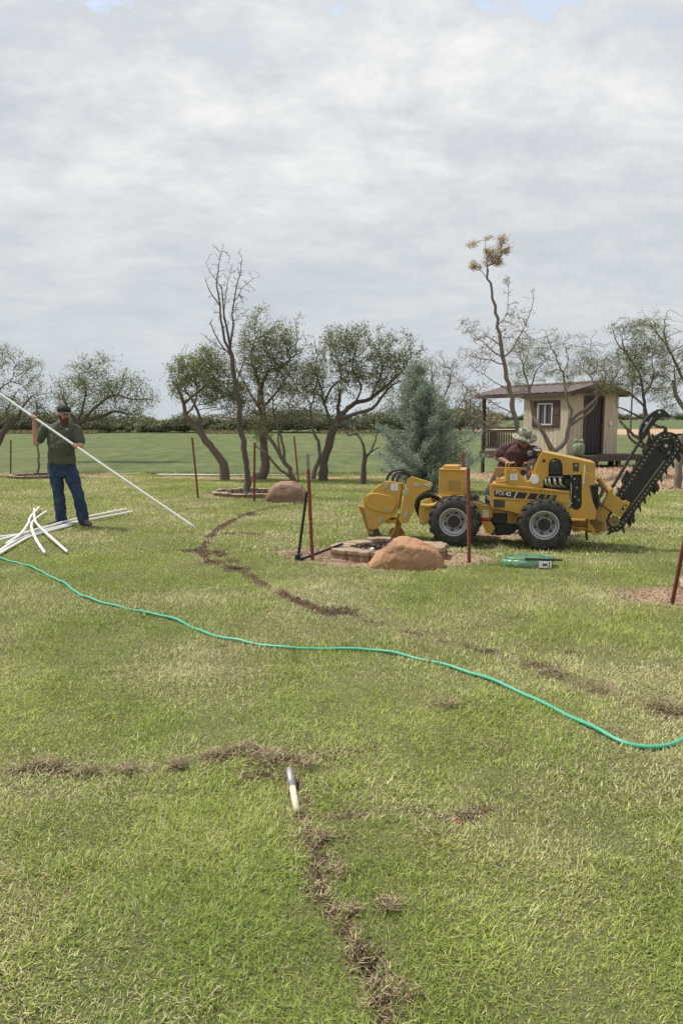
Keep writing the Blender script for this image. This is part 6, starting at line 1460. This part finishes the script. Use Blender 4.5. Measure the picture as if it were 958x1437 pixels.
# small chest emblem: two pale arcs crossing
c = P_(452, 299, -.151); em = MB()
for s_ in (1, -1):
    em.tube([c + XR * (.026 * math.cos(a)) + ZU * s_ * (-.013 + .019 * math.sin(a)) for a in np.linspace(.25, math.pi - .25, 9)], .0035, 6)
em.build('shirt_emblem', M_BRIM if 0 else mat('pale_print', (.42, .42, .38), .7), so)
jn = MB(); jn.loft([(P_(416, 522, 0), XR * .172, YB * .128), (P_(416, 555, 0), XR * .180, YB * .135), (P_(418, 590, 0), XR * .182, YB * .135), (P_(418, 615, 0), XR * .17, YB * .12)])
for hp2, k_, n_ in ((hipL, kL, aL), (hipR, kR, aR)):
    limb(jn, [hp2 + ZU * .02, hp2.lerp(k_, .5), k_], [.112, .100, .082]); limb(jn, [k_, k_.lerp(n_, .4), n_ - ZU * .02], [.082, .084, .082])
jn.build('jeans', M_JEAN, man, remesh=.010, wob=.015)
mb = MB(); mb.tube([P_(416, 524, 0) + Vector((.176 * math.cos(a), .132 * math.sin(a), 0)) for a in np.linspace(0, 6.283, 30)], .016, 6); mb.build('belt', mat('dark_belt', (.03, .022, .018), .6), man, smooth=True)
for n_, d_ in ((aL, Vector((-.75, -.5, 0))), (aR, Vector((.72, -.6, 0)))):
    mb = MB(); boot(mb, n_, d_); mb.build('boot', M_BOOT, man, remesh=.008)
# beard, hair, cap
mb = MB(); rb = R
for x, y, z, rx, ry, rz in ((0,-.055,-.085,.060,.054,.048),(0,-.066,-.135,.056,.048,.060),(.01,-.066,-.19,.042,.038,.06),(.048,-.02,-.05,.025,.035,.045),(-.048,-.02,-.05,.025,.035,.045),(0,-.098,-.040,.032,.010,.010)): mb.ell(T(x, y, z), (rx, ry, rz), rb)
mb.build('beard', M_BEARD, man, remesh=.006, wob=.005)
mb = MB(); mb.ell(T(0, .035, .01), (.079, .078, .08), R); mb.build('hair', M_HAIR, man, remesh=.008, wob=.002)
mb = MB(); mb.ell(T(0, .012, .062), (.088, .106, .078), R, 24, 12); mb.loft([(T(0, .012, .035), R @ Vector((.088, 0, 0)), R @ Vector((0, .105, 0))), (T(0, .012, .065), R @ Vector((.0885, 0, 0)), R @ Vector((0, .106, 0)))])
cp = mb.build('cap', M_CAP, man, remesh=.007)
mb = MB(); vs = []
pts = [T(.080 * math.cos(a), -.050 - .160 * math.sin(a), .050 - .012 * math.cos(a) ** 2) for a in np.linspace(0, math.pi, 17)]
mb.prism(pts, R @ Vector((0, 0, .008))); mb.build('brim', M_BRIM, cp, fix=True)
# the held pipe
mb = MB(); far = pipeA - pdir * 1.9; mb.tube(spline([far + ZU * -.06, pipeA.lerp(far, .4), pipeA, pipeA.lerp(pipeB, .5) - ZU * .004, pipeB - pdir * .02], .1), .0165, 12)
o = mb.build('held_pipe', M_PVC, None, smooth=True); tag(o, 'long straight white pipe held slanting by the bearded man', 'pipe')

# --- the operator bending behind the machine
Yo = 10.25; xo = at(*cE(225, 240), Yo).x; z0 = hz(xo, Yo)
Q = lambda x, y, dy=0.0: at(*cE(x, y), Yo + dy)
op = thing('person', 'man in camouflage bucket hat and maroon T-shirt bending over the controls behind the machine', 'person', (xo, Yo, z0))
pel = at(699, 690, Yo + .12); ch_ = Q(215, 238, -.02); nk = Q(236, 201, -.04); hd_ = Q(241, 181, -.12)
shl, shr = Q(162, 222, 0), Q(283, 232, -.02); el, er = Q(118, 262, .02), Q(300, 275, -.03); hl_, hr_ = Q(176, 292, -.16), Q(254, 291, -.22)
f1, f2 = gnd(696, 752), gnd(712, 750); k1, k2 = at(694, 716, Yo + .04), at(713, 716, Yo + .03)
body = MB(); T, R = head_mesh(body, hd_, math.radians(12), math.radians(30), 1.0)
limb(body, [nk + YB * .05 - ZU * .04, nk, hd_ + YB * .02 - ZU * .01], [.066, .058, .056])
body.loft([(pel - ZU * .05, XR * .15, YB * .10), (pel + ZU * .05, XR * .16, YB * .11), (pel.lerp(ch_, .5), XR * .155, YB * .11), (ch_, XR * .18, YB * .115), (ch_.lerp(nk, .55), XR * .15, YB * .09), (nk, XR * .06, YB * .055)])
limb(body, [shl, shl.lerp(el, .5), el], [.058, .050, .042]); limb(body, [el, el.lerp(hl_, .4), hl_], [.043, .040, .027]); limb(body, [shr, shr.lerp(er, .5), er], [.058, .050, .042]); limb(body, [er, er.lerp(hr_, .4), hr_], [.043, .040, .027])
grip_hand(body, hl_ + Vector((.05, -.03, -.01)), Vector((0.2, 1, .1)), Vector((-.4, 0, .8)), hl_, .014, 1); grip_hand(body, hr_ + Vector((-.03, -.04, -.02)), Vector((.3, 1, 0)), Vector((.3, 0, .8)), hr_, .014, -1)
for h_, k_, a_ in ((pel - XR * .09, k1, f1), (pel + XR * .09, k2, f2)):
    an = Vector((a_.x, Yo, z0 + .09)); limb(body, [h_, h_.lerp(k_, .5), k_], [.085, .072, .055]); limb(body, [k_, k_.lerp(an, .4), an], [.055, .052, .035])
body.build('body', M_SKIN2, op, remesh=.007); eyes(T, R, op)
sh = MB(); sh.loft([(pel + ZU * .02, XR * .185, YB * .14), (pel.lerp(ch_, .5), XR * .19, YB * .15), (ch_, XR * .215, YB * .14), (ch_.lerp(nk, .6), XR * .165, YB * .10), (nk, XR * .075, YB * .075)])
sh.ell(Q(200, 225, .06), (.2, .12, .12)); limb(sh, [shl + XR * .03, shl, shl.lerp(el, .75)], [.075, .082, .078]); limb(sh, [shr - XR * .03, shr, shr.lerp(er, .72)], [.075, .08, .075])
so = sh.build('shirt', M_MAR, op, remesh=.010, wob=.013)
c = Q(262, 245, -.16); mb = MB(); mb.box(c, (.05, .012, .022)); mb.build('shirt_print', mat('pale_print', (.42, .42, .38), .7), so)
jn = MB(); jn.loft([(pel - ZU * .08, XR * .165, YB * .125), (pel, XR * .18, YB * .135), (pel + ZU * .05, XR * .17, YB * .125)])
for h_, k_, a_ in ((pel - XR * .09, k1, f1), (pel + XR * .09, k2, f2)): an = Vector((a_.x, Yo, z0 + .09)); limb(jn, [h_, h_.lerp(k_, .5), k_], [.105, .095, .078]); limb(jn, [k_, k_.lerp(an, .4), an], [.078, .076, .072])
jn.build('jeans', M_JEAN, op, remesh=.012, wob=.008)
for a_ in (f1, f2): mb = MB(); boot(mb, Vector((a_.x, Yo, 0)), Vector((-.2, -1, 0))); mb.build('boot', M_BOOT, op, remesh=.01)
mb = MB(); mb.ell(T(0, .035, .01), (.079, .078, .08), R); mb.build('hair', M_HAIR, op, remesh=.01)
def camo():
    m = bpy.data.materials.new('camouflage_cloth'); m.use_nodes = True; t = m.node_tree; p = t.nodes['Principled BSDF']; g = t.nodes.new('ShaderNodeTexCoord'); n = t.nodes.new('ShaderNodeTexNoise')
    n.inputs['Scale'].default_value = 17; n.inputs['Detail'].default_value = 2; r = t.nodes.new('ShaderNodeValToRGB'); r.color_ramp.interpolation = 'CONSTANT'; e = r.color_ramp.elements
    for k, (q, c) in enumerate(((0, (.07, .08, .05)), (.44, (.17, .18, .12)), (.54, (.36, .36, .29)), (.62, (.14, .13, .09)))):
        if k > 1: e.new(q)
        e[k].position = q; e[k].color = (*c, 1)
    t.links.new(g.outputs['Object'], n.inputs[0]); t.links.new(n.outputs[0], r.inputs[0]); t.links.new(r.outputs[0], p.inputs['Base Color']); p.inputs['Roughness'].default_value = .9; return m
hb_ = MB(); n = 40; vs = []
Rh = Matrix.Rotation(math.radians(8), 3, 'Z') @ Matrix.Rotation(math.radians(20), 3, 'X'); TT = lambda x, y, z: hd_ + Rh @ Vector((x, y, z)) + Vector((0, .01, .0))
prof = [(.172, .030), (.130, .052), (.100, .060), (.094, .085), (.088, .130), (.070, .150), (.02, .156)]
for r_, z_ in prof:
    for k in range(n): a = 2 * math.pi * k / n; w_ = .012 * math.sin(2 * a + 1) + .006 * math.sin(5 * a) if r_ > .12 else 0; vs.append(TT(r_ * math.cos(a), r_ * 1.08 * math.sin(a), z_ + w_))
hb_.add(vs, [(i * n + k, i * n + (k + 1) % n, (i + 1) * n + (k + 1) % n, (i + 1) * n + k) for i in range(len(prof) - 1) for k in range(n)] + [tuple(range((len(prof) - 1) * n, len(prof) * n))])
ho = hb_.build('bucket_hat', camo(), op, smooth=True); sm = ho.modifiers.new('t', 'SOLIDIFY'); sm.thickness = .005

bpy.data.scenes.remove(TS)
for o_ in LATE: link(o_)
